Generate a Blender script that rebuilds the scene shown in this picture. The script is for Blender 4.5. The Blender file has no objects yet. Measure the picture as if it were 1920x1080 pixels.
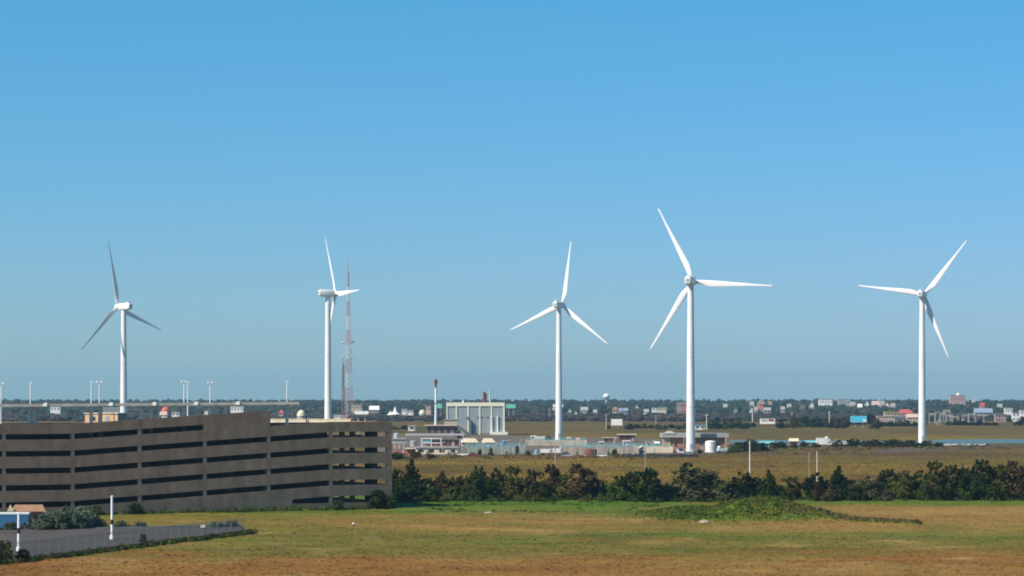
import bpy, math, random
from mathutils import Vector, Matrix, noise

# ------------------------------------------------------------------ camera, sky, sun
sc = bpy.context.scene
F, EYE, HOR = 5000.0, 26.0, 743.0          # focal length in px of a 1920 px wide frame, eye height, horizon row
cd = bpy.data.cameras.new('camera'); cam = bpy.data.objects.new('camera', cd); sc.collection.objects.link(cam)
cam.location = (0, 0, EYE); cam.rotation_euler = (math.pi / 2, 0, 0)
cd.sensor_width = 36; cd.lens = 36 * F / 1920; cd.shift_y = 203 / 1920; cd.clip_start = 1; cd.clip_end = 40000
sc.camera = cam
SUN_EL, SUN_AZ = math.radians(44), math.radians(239)     # azimuth from +Y towards +X: sun stands left, a little behind the camera
w = bpy.data.worlds.new('World'); sc.world = w; w.use_nodes = True
nt = w.node_tree; bg = nt.nodes['Background']
sky = nt.nodes.new('ShaderNodeTexSky'); sky.sky_type = 'NISHITA'; sky.sun_disc = False
sky.sun_elevation = SUN_EL; sky.sun_rotation = SUN_AZ
sky.air_density = 1.0; sky.dust_density = 0.35; sky.ozone_density = 10.0
mul = nt.nodes.new('ShaderNodeMix'); mul.data_type = 'RGBA'; mul.blend_type = 'MULTIPLY'; mul.inputs[0].default_value = 1
nt.links.new(sky.outputs[0], mul.inputs[6]); mul.inputs[7].default_value = (0.80, 0.985, 1.06, 1)
hs = nt.nodes.new('ShaderNodeHueSaturation'); hs.inputs['Saturation'].default_value = 1.10; nt.links.new(mul.outputs[2], hs.inputs['Color'])
sep = nt.nodes.new('ShaderNodeSeparateColor'); com = nt.nodes.new('ShaderNodeCombineColor'); nt.links.new(hs.outputs[0], sep.inputs[0])
pw = nt.nodes.new('ShaderNodeMath'); pw.operation = 'POWER'; pw.inputs[1].default_value = 0.62; sc_ = nt.nodes.new('ShaderNodeMath'); sc_.operation = 'MULTIPLY'; sc_.inputs[1].default_value = 1.03 * 3.9 ** 0.38
nt.links.new(sep.outputs[1], pw.inputs[0]); nt.links.new(pw.outputs[0], sc_.inputs[0]); nt.links.new(sep.outputs[0], com.inputs[0]); nt.links.new(sc_.outputs[0], com.inputs[1]); nt.links.new(sep.outputs[2], com.inputs[2])
nt.links.new(com.outputs[0], bg.inputs[0]); bg.inputs[1].default_value = 0.088
sd = bpy.data.lights.new('sun', 'SUN'); sun = bpy.data.objects.new('sun', sd); sc.collection.objects.link(sun)
sd.energy = 5.0; sd.angle = math.radians(0.53); sd.color = (1.0, 0.91, 0.78)
sdir = Vector((math.sin(SUN_AZ) * math.cos(SUN_EL), math.cos(SUN_AZ) * math.cos(SUN_EL), math.sin(SUN_EL)))
sun.rotation_euler = (-sdir).to_track_quat('-Z', 'Y').to_euler()
sun.location = sdir * 300
sc.view_settings.view_transform = 'Standard'; sc.view_settings.look = 'None'
sc.view_settings.exposure = 0.4; sc.view_settings.gamma = 1.0
sc.cycles.filter_width = 1.9; sc.cycles.max_bounces = 5; sc.cycles.volume_bounces = 0
C = sc.collection
rnd = random.Random(7)

# ------------------------------------------------------------------ helpers
def dep(yb): return EYE * F / (yb - HOR)                  # distance of the ground at photo row yb
def gx(px, d): return (px - 960.0) / F * d
def gz(py, d): return EYE - (py - HOR) / F * d
def sm(a, b, t):
    t = min(1, max(0, (t - a) / (b - a))); return t * t * (3 - 2 * t)
def lerp(a, b, t): return tuple(x + (y - x) * t for x, y in zip(a, b))

MATS = {}
def mat(name, col, rough=0.8, var=0.12, scale=0.4, metal=0.0, bump=0.0, detail=6, spec=0.3, stain=0.0, stain_scale=0.08):
    if name in MATS: return MATS[name]
    m = bpy.data.materials.new(name); m.use_nodes = True; n = m.node_tree.nodes; l = m.node_tree.links
    b = n['Principled BSDF']; b.inputs['Roughness'].default_value = rough; b.inputs['Metallic'].default_value = metal
    b.inputs['Specular IOR Level'].default_value = spec
    tc = n.new('ShaderNodeTexCoord'); ns = n.new('ShaderNodeTexNoise'); ns.inputs['Scale'].default_value = scale; ns.inputs['Detail'].default_value = detail
    l.new(tc.outputs['Object'], ns.inputs['Vector'])
    mr = n.new('ShaderNodeMapRange'); mr.inputs[1].default_value = 0.3; mr.inputs[2].default_value = 0.7
    mr.inputs[3].default_value = 1 - var; mr.inputs[4].default_value = 1 + var
    l.new(ns.outputs[0], mr.inputs[0])
    fac = mr.outputs[0]
    if stain > 0:                                   # vertical run-off stains
        mp = n.new('ShaderNodeMapping'); mp.inputs['Scale'].default_value = (1, 1, 0.12); l.new(tc.outputs['Object'], mp.inputs[0])
        n2 = n.new('ShaderNodeTexNoise'); n2.inputs['Scale'].default_value = stain_scale * 8; n2.inputs['Detail'].default_value = 5; l.new(mp.outputs[0], n2.inputs['Vector'])
        r2 = n.new('ShaderNodeMapRange'); r2.inputs[1].default_value = 0.42; r2.inputs[2].default_value = 0.72; r2.inputs[3].default_value = 1; r2.inputs[4].default_value = 1 - stain
        l.new(n2.outputs[0], r2.inputs[0]); mm = n.new('ShaderNodeMath'); mm.operation = 'MULTIPLY'; l.new(fac, mm.inputs[0]); l.new(r2.outputs[0], mm.inputs[1]); fac = mm.outputs[0]
    vm = n.new('ShaderNodeVectorMath'); vm.operation = 'SCALE'; vm.inputs[0].default_value = col; l.new(fac, vm.inputs[3])
    l.new(vm.outputs[0], b.inputs['Base Color'])
    if bump > 0:
        bp = n.new('ShaderNodeBump'); bp.inputs['Strength'].default_value = bump; bp.inputs['Distance'].default_value = 0.05; l.new(ns.outputs[0], bp.inputs['Height']); l.new(bp.outputs[0], b.inputs['Normal'])
    MATS[name] = m; return m

def attr_mat(name, scale1=2.0, v1=0.25, scale2=0.15, v2=0.2, translucent=0.0, rough=0.9, per_object=0.0, bump=0.0):
    m = bpy.data.materials.new(name); m.use_nodes = True; n = m.node_tree.nodes; l = m.node_tree.links
    b = n['Principled BSDF']; b.inputs['Roughness'].default_value = rough; b.inputs['Specular IOR Level'].default_value = 0.12
    a = n.new('ShaderNodeAttribute'); a.attribute_name = 'col'
    tc = n.new('ShaderNodeTexCoord'); f = None
    for s, v in ((scale1, v1), (scale2, v2)):
        ns = n.new('ShaderNodeTexNoise'); ns.inputs['Scale'].default_value = s; ns.inputs['Detail'].default_value = 5; l.new(tc.outputs['Object'], ns.inputs['Vector'])
        mr = n.new('ShaderNodeMapRange'); mr.inputs[1].default_value = 0.3; mr.inputs[2].default_value = 0.7; mr.inputs[3].default_value = 1 - v; mr.inputs[4].default_value = 1 + v
        l.new(ns.outputs[0], mr.inputs[0])
        if f is None: f = mr.outputs[0]; hb = ns.outputs[0]
        else:
            mm = n.new('ShaderNodeMath'); mm.operation = 'MULTIPLY'; l.new(f, mm.inputs[0]); l.new(mr.outputs[0], mm.inputs[1]); f = mm.outputs[0]
    if per_object:
        oi = n.new('ShaderNodeObjectInfo'); mr = n.new('ShaderNodeMapRange'); mr.inputs[3].default_value = 1 - per_object; mr.inputs[4].default_value = 1 + per_object
        l.new(oi.outputs['Random'], mr.inputs[0]); mm = n.new('ShaderNodeMath'); mm.operation = 'MULTIPLY'; l.new(f, mm.inputs[0]); l.new(mr.outputs[0], mm.inputs[1]); f = mm.outputs[0]
    vm = n.new('ShaderNodeVectorMath'); vm.operation = 'SCALE'; l.new(a.outputs['Color'], vm.inputs[0]); l.new(f, vm.inputs[3])
    l.new(vm.outputs[0], b.inputs['Base Color'])
    if bump:
        bp = n.new('ShaderNodeBump'); bp.inputs['Strength'].default_value = bump; bp.inputs['Distance'].default_value = 0.3; l.new(hb, bp.inputs['Height']); l.new(bp.outputs[0], b.inputs['Normal'])
    if translucent:
        t = n.new('ShaderNodeBsdfTranslucent'); l.new(vm.outputs[0], t.inputs[0]); mx = n.new('ShaderNodeMixShader'); mx.inputs[0].default_value = translucent
        l.new(b.outputs[0], mx.inputs[1]); l.new(t.outputs[0], mx.inputs[2]); l.new(mx.outputs[0], n['Material Output'].inputs[0])
    MATS[name] = m; return m

class MB:
    def __init__(s): s.v = []; s.f = []; s.c = None
    def quad(s, a, b, c, d):
        i = len(s.v); s.v += [tuple(a), tuple(b), tuple(c), tuple(d)]; s.f.append((i, i + 1, i + 2, i + 3)); return s
    def hexa(s, p):                              # 8 points: bottom ring 0-3, top ring 4-7
        i = len(s.v); s.v += [tuple(q) for q in p]
        s.f += [(i+3, i+2, i+1, i), (i+4, i+5, i+6, i+7)] + [(i+k, i+(k+1) % 4, i+4+(k+1) % 4, i+4+k) for k in range(4)]; return s
    def box(s, x0, x1, y0, y1, z0, z1):
        return s.hexa([(x0,y0,z0),(x1,y0,z0),(x1,y1,z0),(x0,y1,z0),(x0,y0,z1),(x1,y0,z1),(x1,y1,z1),(x0,y1,z1)])
    def tube(s, p0, p1, r0, r1=None, n=8):
        r1 = r0 if r1 is None else r1
        p0, p1 = Vector(p0), Vector(p1); a = (p1 - p0).normalized(); t = Vector((1,0,0)) if abs(a.x) < 0.8 else Vector((0,1,0))
        u = a.cross(t).normalized(); v = a.cross(u); i = len(s.v)
        for p, r in ((p0, r0), (p1, r1)):
            for k in range(n):
                an = 2 * math.pi * k / n; s.v.append(tuple(p + u * (r * math.cos(an)) + v * (r * math.sin(an))))
        s.f += [(i+k, i+(k+1) % n, i+n+(k+1) % n, i+n+k) for k in range(n)]
        s.f += [tuple(range(i+n-1, i-1, -1)), tuple(range(i+n, i+2*n))]; return s
    def lathe(s, prof, n=32, M=None, cap=True):
        i = len(s.v); M = M or Matrix.Identity(4)
        for r, z in prof:
            for k in range(n):
                an = 2 * math.pi * k / n; s.v.append(tuple(M @ Vector((r * math.cos(an), r * math.sin(an), z))))
        for j in range(len(prof) - 1):
            for k in range(n):
                s.f.append((i+j*n+k, i+j*n+(k+1) % n, i+(j+1)*n+(k+1) % n, i+(j+1)*n+k))
        if cap:
            s.f.append(tuple(range(i+n-1, i-1, -1))); e = i + (len(prof)-1)*n; s.f.append(tuple(range(e, e+n)))
        return s
    def prism(s, poly, y0, y1):                  # polygon in x,z extruded along y
        i = len(s.v); n = len(poly)
        for y in (y0, y1): s.v += [(x, y, z) for x, z in poly]
        s.f += [tuple(range(i, i+n)), tuple(range(i+2*n-1, i+n-1, -1))] + [(i+k, i+n+k, i+n+(k+1) % n, i+(k+1) % n) for k in range(n)]; return s
    def mesh(s, name, m=None, smooth=False):
        me = bpy.data.meshes.new(name); me.from_pydata(s.v, [], s.f)
        if s.c is not None:
            at = me.color_attributes.new('col', 'FLOAT_COLOR', 'POINT'); at.data.foreach_set('color', [x for c in s.c for x in (c[0], c[1], c[2], 1)])
        if m: me.materials.append(m)
        if smooth: me.polygons.foreach_set('use_smooth', [True] * len(me.polygons))
        me.update(); return me
    def build(s, name, m, parent=None, smooth=False, loc=(0, 0, 0), angle=None):
        me = s.mesh(name, m, smooth); o = bpy.data.objects.new(name, me); C.objects.link(o); o.location = loc
        if parent: o.parent = parent
        if smooth and angle:
            me.set_sharp_from_angle(angle=math.radians(angle))
        return o
def tag(o, label=None, cat=None, group=None, kind=None):
    if label: o['label'] = label
    if cat: o['category'] = cat
    if group: o['group'] = group
    if kind: o['kind'] = kind
    return o
def empty(name, loc, label, cat, rz=0, group=None):
    o = bpy.data.objects.new(name, None); C.objects.link(o); o.location = loc; o.rotation_euler = (0, 0, rz); o.empty_display_size = 1
    return tag(o, label, cat, group)
def copy_tree(o, parent=None):
    c = o.copy(); C.objects.link(c); c.parent = parent
    for ch in list(o.children): copy_tree(ch, c)
    return c

# ------------------------------------------------------------------ materials
white = mat('turbine_white_paint', (0.80, 0.79, 0.77), 0.45, 0.05, 0.15, spec=0.4, stain=0.13)
conc = mat('garage_concrete', (0.40, 0.235, 0.160), 0.9, 0.16, 0.35, bump=0.25, stain=0.26, stain_scale=0.06)
conc_col = mat('column_concrete', (0.42, 0.275, 0.205), 0.9, 0.14, 0.5, bump=0.2)
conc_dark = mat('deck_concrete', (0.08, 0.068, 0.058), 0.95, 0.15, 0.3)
cream = mat('cream_paint', (0.70, 0.60, 0.43), 0.75, 0.08, 0.3, stain=0.15)
canopy_m = mat('canopy_concrete', (0.76, 0.63, 0.49), 0.85, 0.15, 0.4, stain=0.25)
tan = mat('tan_stucco', (0.66, 0.44, 0.25), 0.85, 0.08, 0.4, stain=0.12)
steel = mat('galvanised_steel', (0.55, 0.56, 0.57), 0.5, 0.1, 1.0, metal=0.3)
pale_steel = mat('white_pole_paint', (0.80, 0.80, 0.78), 0.5, 0.05, 1.0)
black = mat('black_band', (0.02, 0.02, 0.02), 0.7, 0.1)
panel_m = mat('grey_cladding', (0.33, 0.375, 0.385), 0.6, 0.06, 0.2, stain=0.12)
frame_m = mat('cream_frame', (0.76, 0.73, 0.58), 0.7, 0.05, 0.3)
brick = mat('brown_brick', (0.22, 0.13, 0.10), 0.9, 0.15, 0.8)
redbrick = mat('red_brick', (0.30, 0.14, 0.10), 0.9, 0.15, 0.8)
roofgrey = mat('grey_roof', (0.34, 0.33, 0.30), 0.9, 0.1, 0.4)
roofdark = mat('dark_shingle', (0.09, 0.085, 0.085), 0.9, 0.15, 0.6)
roofred = mat('red_roof', (0.42, 0.10, 0.08), 0.8, 0.1, 0.5)
roofbrown = mat('brown_roof', (0.26, 0.18, 0.13), 0.9, 0.12, 0.5)
glass = mat('dark_window_glass', (0.03, 0.04, 0.05), 0.15, 0.1, 0.5, spec=0.6)
rust = mat('rusty_steel', (0.20, 0.075, 0.05), 0.8, 0.25, 0.6)
redpaint = mat('red_paint', (0.50, 0.10, 0.05), 0.6, 0.1, 0.5)
maroon = mat('maroon_paint', (0.20, 0.07, 0.06), 0.7, 0.1, 0.5)
teal = mat('turquoise_paint', (0.16, 0.42, 0.43), 0.6, 0.08, 0.5)
blue = mat('blue_paint', (0.05, 0.17, 0.33), 0.6, 0.12, 0.5, stain=0.15)
yellow = mat('yellow_paint', (0.65, 0.42, 0.05), 0.6, 0.1, 0.6)
orange = mat('orange_roof', (0.30, 0.165, 0.10), 0.85, 0.14, 1.0)
whitewall = mat('white_wall', (0.78, 0.75, 0.70), 0.7, 0.06, 0.3, stain=0.12)
pinkwall = mat('pinkish_wall', (0.55, 0.40, 0.34), 0.8, 0.08, 0.3)
greywall = mat('grey_wall', (0.36, 0.35, 0.33), 0.85, 0.1, 0.3, stain=0.2)
tanwall = mat('beige_wall', (0.52, 0.42, 0.30), 0.85, 0.08, 0.3, stain=0.15)
greenwall = mat('seagreen_sign', (0.12, 0.50, 0.38), 0.6, 0.05, 0.3)
skysign = mat('sky_blue_sign', (0.08, 0.45, 0.66), 0.6, 0.06, 0.3)
tyre = mat('tyre_rubber', (0.02, 0.02, 0.02), 0.9, 0.1)
wood = mat('weathered_pole_wood', (0.36, 0.30, 0.25), 0.9, 0.15, 1.0)
woodpale = mat('pale_pole_wood', (0.62, 0.58, 0.50), 0.8, 0.1, 1.0)
bark = mat('bark', (0.10, 0.075, 0.055), 0.95, 0.2, 2.0)
mastred = mat('mast_red', (0.50, 0.16, 0.13), 0.6, 0.08)
mastwhite = mat('mast_white', (0.62, 0.56, 0.55), 0.6, 0.08)
asphalt = mat('worn_asphalt', (0.066, 0.053, 0.048), 0.95, 0.25, 0.10, bump=0.2)
gravel = mat('yard_gravel', (0.12, 0.088, 0.062), 0.95, 0.4, 0.05, bump=0.2)
rock = mat('pale_rock', (0.34, 0.29, 0.21), 0.9, 0.15, 1.5, bump=0.6)
leafm = attr_mat('foliage', 1.2, 0.30, 0.25, 0.25, translucent=0.25, per_object=0.35)
groundm = attr_mat('field_turf', 1.6, 0.16, 0.09, 0.16, bump=0.6)
tuftm = attr_mat('grass_blades', 1.0, 0.2, 0.09, 0.16, translucent=0.2)

# ------------------------------------------------------------------ ground and marsh
def N(x, y, s, o=0.0): return noise.noise(Vector((x * s + o, y * s - o * 1.7, o * 0.37)))
def fbm(x, y, s, o=0.0): return 0.55 * N(x, y, s, o) + 0.3 * N(x, y, s * 2.3, o + 3) + 0.2 * N(x, y, s * 5.1, o + 9)
G_TAN, G_OLIVE, G_GREEN, G_BRIGHT, G_RED, G_STRAW = (0.225,0.128,0.029), (0.150,0.108,0.018), (0.078,0.100,0.010), (0.060,0.115,0.006), (0.205,0.086,0.019), (0.275,0.178,0.060)
M_OCHRE, M_GOLD, M_BROWN, M_GREEN = (0.138,0.084,0.009), (0.142,0.098,0.008), (0.100,0.053,0.014), (0.060,0.058,0.009)
def marsh_col(x, y):
    n = fbm(x, y, 1 / 70.0, 2.0); n2 = fbm(x, y, 1 / 26.0, 11.0); n3 = fbm(x * .6, y, 1 / 170.0, 5.0)
    c = lerp(M_OCHRE, M_GOLD, sm(-0.1, 0.3, n)); c = lerp(c, M_BROWN, 0.85 * sm(0.0, 0.35, n2)); c = lerp(c, M_GREEN, 0.75 * sm(-0.02, 0.3, n3))
    far = sm(1400, 2200, y); c = lerp(c, lerp(M_BROWN, M_GREEN, sm(-0.25, 0.3, n)), 0.65 * far)
    near = sm(1080, 1180, y) * (1 - sm(1300, 1500, y)); c = lerp(c, M_BROWN, 0.6 * near)
    return c
def grid(name, x0, x1, ys, nx, zf, cf, m, widen=0.0):
    b = MB(); b.c = []
    for y in ys:
        for i in range(nx + 1):
            t = i / nx; xx = (x0 + (x1 - x0) * t) * (1 + widen * y); b.v.append((xx, y, zf(xx, y))); b.c.append(cf(xx, y))
    w_ = nx + 1
    b.f = [(j*w_+i, j*w_+i+1, (j+1)*w_+i+1, (j+1)*w_+i) for j in range(len(ys)-1) for i in range(nx)]
    return b.build(name, m, smooth=True)
ys = [-300, 0, 200] + [330 * (1.0145 ** k) for k in range(262)]
ys = [y for y in ys if y < 14000] + [14000]
marshm = attr_mat('marsh_grass', 0.16, 0.20, 0.009, 0.34, bump=0.25)
tag(grid('ground', -1.0, 1.0, ys, 170, lambda x, y: 0.0, marsh_col, marshm, widen=0), kind='structure')
g = bpy.data.objects['ground']
for v in g.data.vertices:                                   # fan the sheet out towards the horizon
    v.co.x *= 160 + 0.32 * max(0, v.co.y)
at = g.data.color_attributes['col']
at.data.foreach_set('color', [q for v in g.data.vertices for q in (*marsh_col(v.co.x, v.co.y), 1)])

def pxof(x, y): return 960 + F * x / y
def pyof(y): return HOR + EYE * F / y
MC = (gx(1390, 562), 562.0)
def field_z(x, y):
    z = 0.10 + 0.22 * (fbm(x, y, 1 / 35.0, 1.0) + 0.6) + 0.05 * N(x, y, 0.22, 4)
    dx, dy = x - MC[0], y - MC[1]                           # spoil mound with a second hump and a low tail
    hump = 4.3 * math.exp(-((dx - 3) / 10.5) ** 2 - (dy / 13.0) ** 2) + 1.5 * math.exp(-((dx + 9) / 8.0) ** 2 - ((dy - 22) / 12) ** 2)
    hump += 1.0 * math.exp(-((dx - 13) / 6.0) ** 2 - ((dy + 3) / 9) ** 2)
    tl = 553 - (x - gx(1570, 553)) * 1.35
    tail = 0.75 * math.exp(-((y - tl) / 4.5) ** 2) * sm(gx(1520, 553), gx(1560, 553), x) * (1 - sm(gx(1740, 520), gx(1752, 520), x))
    hump = (hump + tail) * (1 + 0.35 * fbm(x, y, 1 / 6.0, 8.0))
    lump = 0.7 * math.exp(-((x - gx(1040, 610)) / 26) ** 2 - ((y - 615) / 8) ** 2) * (1 + 0.8 * N(x, y, 0.12, 2))
    lump += 0.4 * math.exp(-((x - gx(940, 583)) / 3) ** 2 - ((y - 583) / 4) ** 2)
    return z + hump + max(0, lump)
def mound_k(x, y):
    dx, dy = x - MC[0], y - MC[1]
    k = math.exp(-((dx - 2) / 14.5) ** 2 - ((dy - 2) / 16) ** 2) * 1.7 + 0.9 * math.exp(-((dx + 9) / 10.0) ** 2 - ((dy - 24) / 14) ** 2)
    tl = 553 - (x - gx(1570, 553)) * 1.35
    k += 1.1 * math.exp(-((y - tl) / 4.5) ** 2) * sm(gx(1500, 553), gx(1560, 553), x) * (1 - sm(gx(1738, 520), gx(1752, 520), x))
    return min(1, k)
def field_col(x, y):
    px, py = pxof(x, y), pyof(y)
    a, b_, c_ = fbm(x, y, 1 / 24.0, 1.5), fbm(x, y, 1 / 48.0, 6.5), fbm(x, y, 1 / 9.0, 12.5)
    yy = py + 26 * b_
    c = lerp(G_TAN, G_OLIVE, sm(-0.15, 0.25, a + 0.5 * c_))
    c = lerp(c, lerp(G_OLIVE, G_GREEN, .35), 0.85 * sm(982, 1006, yy) * (1 - sm(1036, 1054, yy)))
    c = lerp(c, lerp(G_OLIVE, G_GREEN, .3), 0.6 * (1 - sm(480, 760, px)) * (1 - sm(1046, 1062, yy)))
    c = lerp(c, G_GREEN, 0.75 * sm(-0.05, 0.25, a) * sm(985, 1005, yy) * (1 - sm(1035, 1055, yy)) * (1 - 0.5 * sm(1500, 1800, px)))
    c = lerp(c, G_RED, 0.80 * sm(1030, 1066, py + 50 * b_ + 34 * a) * sm(-0.30, 0.15, b_ + 0.6 * a))
    c = lerp(c, G_STRAW, 0.55 * sm(0.08, 0.38, fbm(x, y, 1 / 17.0, 21.0)))
    right = sm(1540, 1640, px)
    c = lerp(c, lerp(G_TAN, G_STRAW, 0.3), 0.7 * right * sm(948, 956, yy) * (1 - sm(985, 1000, yy)))
    c = lerp(c, G_RED, 0.25 * right * sm(965, 975, yy) * (1 - sm(985, 995, yy)))
    c = lerp(c, G_GREEN, 0.6 * right * sm(990, 1000, yy) * (1 - sm(1004, 1016, yy)))
    left = 1 - sm(1180, 1300, px)
    c = lerp(c, lerp(G_GREEN, G_BRIGHT, .4), 0.85 * left * (1 - sm(956, 976, py + 22 * a)))
    c = lerp(c, G_BRIGHT, 0.85 * (1 - sm(944, 953, py + 14 * a - 4 * left)))
    c = lerp(c, G_BRIGHT, 0.55 * left * sm(700, 740, px) * sm(0.0, 0.3, c_) * (1 - sm(962, 972, py)))
    k = mound_k(x, y); c = lerp(c, lerp(G_GREEN, lerp(G_BRIGHT, G_OLIVE, sm(-0.1, 0.3, a)), 0.5), sm(0.12, 0.5, k))
    st = fbm(x * .12, y, 1 / 7.0, 15.0) + .6 * fbm(x * .05, y, 1 / 16.0, 25.0)
    return tuple(q * (1 + 0.20 * c_ + 0.22 * st) for q in c)
fy = [345 * (1.0042 ** k) for k in range(168)]
tag(grid('field', gx(-260, 500), gx(2260, 500), fy, 250, field_z, field_col, groundm), kind='structure')

def blades(name, pts, hgt, wid, m, per=3, label=None, cat=None, lean=0.5):
    b = MB(); b.c = []
    for (x, y, z, c, s) in pts:
        for k in range(per):
            a = rnd.uniform(0, math.pi); h = hgt * s * rnd.uniform(0.55, 1.2); w_ = wid * s * rnd.uniform(0.6, 1.3)
            dx, dy = math.cos(a) * w_, math.sin(a) * w_; ox, oy = rnd.uniform(-1, 1) * lean * h, rnd.uniform(-1, 1) * lean * h
            i = len(b.v); jx, jy = rnd.uniform(-.3, .3), rnd.uniform(-.3, .3)
            b.v += [(x+jx-dx, y+jy-dy, z), (x+jx+dx, y+jy+dy, z), (x+jx+ox+dx*.5, y+jy+oy+dy*.5, z+h), (x+jx+ox-dx*.5, y+jy+oy-dy*.5, z+h*rnd.uniform(.8, 1))]
            b.f.append((i, i+1, i+2, i+3)); q = rnd.uniform(0.88, 1.16); cc = tuple(t * q for t in c); b.c += [cc] * 4
    o = b.build(name, m); return tag(o, label, cat, kind='stuff')
pts = []
while len(pts) < 34000:
    d = 130000 / rnd.uniform(938 - HOR, 1090 - HOR); x = gx(rnd.uniform(-40, 1960), d)
    px = pxof(x, d)
    if px < 480 and pyof(d) > 1003 - (px - 460) * 0.13 - 6 and pyof(d) < 1062: pass
    if px < 470 and pyof(d) > 984 and pyof(d) < 1003 + (460 - px) * 0.13: continue
    pts.append((x, d, field_z(x, d) - 0.02, field_col(x, d), rnd.choice((0.7, 0.8, 1, 1, 1.3))))
blades('field_grass', pts, 0.08, 0.17, tuftm, 3, 'short dry tan and green grass across the open field', 'grass')
pts = []
while len(pts) < 16000:
    d = 130000 / rnd.uniform(838 - HOR, 925 - HOR); x = gx(rnd.uniform(680, 1960), d)
    if d > 1130 and fbm(x, d, 1 / 30.0, 4) < -0.1: continue
    c = marsh_col(x, d); pts.append((x, d, -0.02, tuple(q * 1.1 for q in c), rnd.choice((0.7, 1, 1.2, 1.5))))
blades('marsh_reeds', pts, 0.16, 0.22, tuftm, 3, 'golden brown marsh reeds behind the row of dark shrubs', 'reeds')

# ------------------------------------------------------------------ foliage
def leaves(b, cx, cy, cz, rx, ry, rz, n, size, c0, c1, flat=0.0):
    for _ in range(n):
        while True:
            p = Vector((rnd.uniform(-1, 1), rnd.uniform(-1, 1), rnd.uniform(-1, 1))); L = p.length
            if 0.05 < L < 1 and rnd.random() < 0.25 + 0.75 * L: break
        pos = Vector((cx + p.x * rx, cy + p.y * ry, cz + p.z * rz))
        nrm = (p + Vector((rnd.gauss(0, .6), rnd.gauss(0, .6), rnd.gauss(0, .6) + 0.25))).normalized()
        u = nrm.orthogonal().normalized(); u = Matrix.Rotation(rnd.uniform(0, 6.28), 3, nrm) @ u; v = nrm.cross(u)
        s = size * rnd.uniform(0.6, 1.35); e = s * rnd.uniform(.5, .9); i = len(b.v)
        b.v += [tuple(pos - u*s), tuple(pos - v*e), tuple(pos + u*s), tuple(pos + v*e)]; b.f.append((i, i+1, i+2, i+3))
        c = lerp(c0, c1, rnd.random()); b.c += [c] * 4
KIND = {'dark': ((0.011,0.024,0.004), (0.034,0.056,0.008)), 'olive': ((0.046,0.052,0.010), (0.110,0.106,0.022)), 'brown': ((0.054,0.040,0.017), (0.112,0.072,0.031)),
        'grey': ((0.060,0.064,0.026), (0.130,0.128,0.055)), 'green': ((0.030,0.064,0.007), (0.085,0.125,0.016)), 'bluish': ((0.095,0.135,0.085), (0.19,0.23,0.15))}
def crown_parts(shape, kind, seed, H=8.0, W=6.0, n=3400, size=0.23):
    global rnd
    keep = rnd; rnd = random.Random(seed); c0, c1 = KIND[kind]; b = MB(); b.c = []; t = MB()
    lobes = []
    if shape == 'cone':
        for k in range(9):
            f = k / 8; r = W / 2 * (1 - f) ** 0.75 + 0.35
            lobes.append((rnd.uniform(-.3, .3) * r, rnd.uniform(-.3, .3) * r, H * (0.10 + 0.84 * f), r, r, H * 0.10))
            if f < .7: lobes.append((rnd.uniform(-.9, .9) * r, rnd.uniform(-.6, .6) * r, H * (0.10 + 0.8 * f), r * .5, r * .5, H * .09))
    else:
        lobes.append((0, 0, H * .36, W * .34, W * .34, H * .32))
        for k in range(30):
            a = rnd.uniform(0, 6.28); z = H * rnd.uniform(.10, .90); q = 1 - 0.62 * (z / H) ** 2; rr = W * rnd.uniform(.12, .46); r = W * rnd.uniform(.05, .14) * (1.15 - 0.4 * z / H)
            lobes.append((math.cos(a) * rr * q, math.sin(a) * rr * q, z, r * 1.1, r * 1.1, r * rnd.uniform(.9, 1.8)))
        for k in range(14):                          # thin sprays breaking the outline
            a = rnd.uniform(0, 6.28); z = H * rnd.uniform(.5, 1.0); q = W * .46 * (1 - 0.7 * (z / H) ** 2) * rnd.uniform(.5, 1.1)
            lobes.append((math.cos(a) * q, math.sin(a) * q, z, W * .035, W * .035, H * rnd.uniform(.04, .08)))
    vol = sum(l[3] * l[4] * l[5] for l in lobes) ** 1
    for l in lobes:
        k = int(n * (0.35 / len(lobes) + 0.65 * l[3] * l[4] * l[5] / vol)); q = rnd.uniform(.75, 1.3)
        leaves(b, *l, k, size, tuple(x * q for x in c0), tuple(x * q for x in c1))
    t.tube((0, 0, -0.3), (0.1, 0, H * .35), 0.20, 0.13, 7); t.tube((0.1, 0, H * .35), (-.1, .1, H * .8), 0.13, 0.04, 6)
    for l in lobes[1:8]: t.tube((0.05, 0, max(.3, l[2] * .45)), (l[0], l[1], l[2]), 0.075, 0.02, 5)
    me = b.mesh('crown', leafm); mt = t.mesh('trunk', bark); rnd = keep
    return me, mt
PROTO = {}
for i, (sh, kd) in enumerate([('round', 'dark'), ('cone', 'dark'), ('round', 'olive'), ('round', 'brown'), ('round', 'grey'), ('round', 'green')]):
    PROTO[(sh, kd)] = [crown_parts(sh, kd, 100 + i * 7 + k, W=6.0 if sh == 'round' else 5.0) for k in range(2 if i else 3)]
def shrub(px, top, width, kind, base, label, group, shape='round', name='shrub', dd=0.0, sink=0.0, onfield=False):
    d = dep(base) + dd; H = (base - top) * d / F + (dd * EYE / d if dd else 0) ; W = width * d / F
    me, mt = rnd.choice(PROTO[(shape, kind)]); x = gx(px, d)
    z = field_z(x, d) if onfield else 0.0
    o = empty(name, (x, d, z - sink), label, 'shrub' if name != 'tree' else 'tree', rnd.uniform(0, 6.28), group)
    sx = W / (6.0 if shape == 'round' else 5.0)
    for nm, m_ in (('crown', me), ('trunk', mt)):
        c = bpy.data.objects.new(nm, m_); C.objects.link(c); c.parent = o; c.scale = (sx, sx, H / 8.0)
    return o
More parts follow.
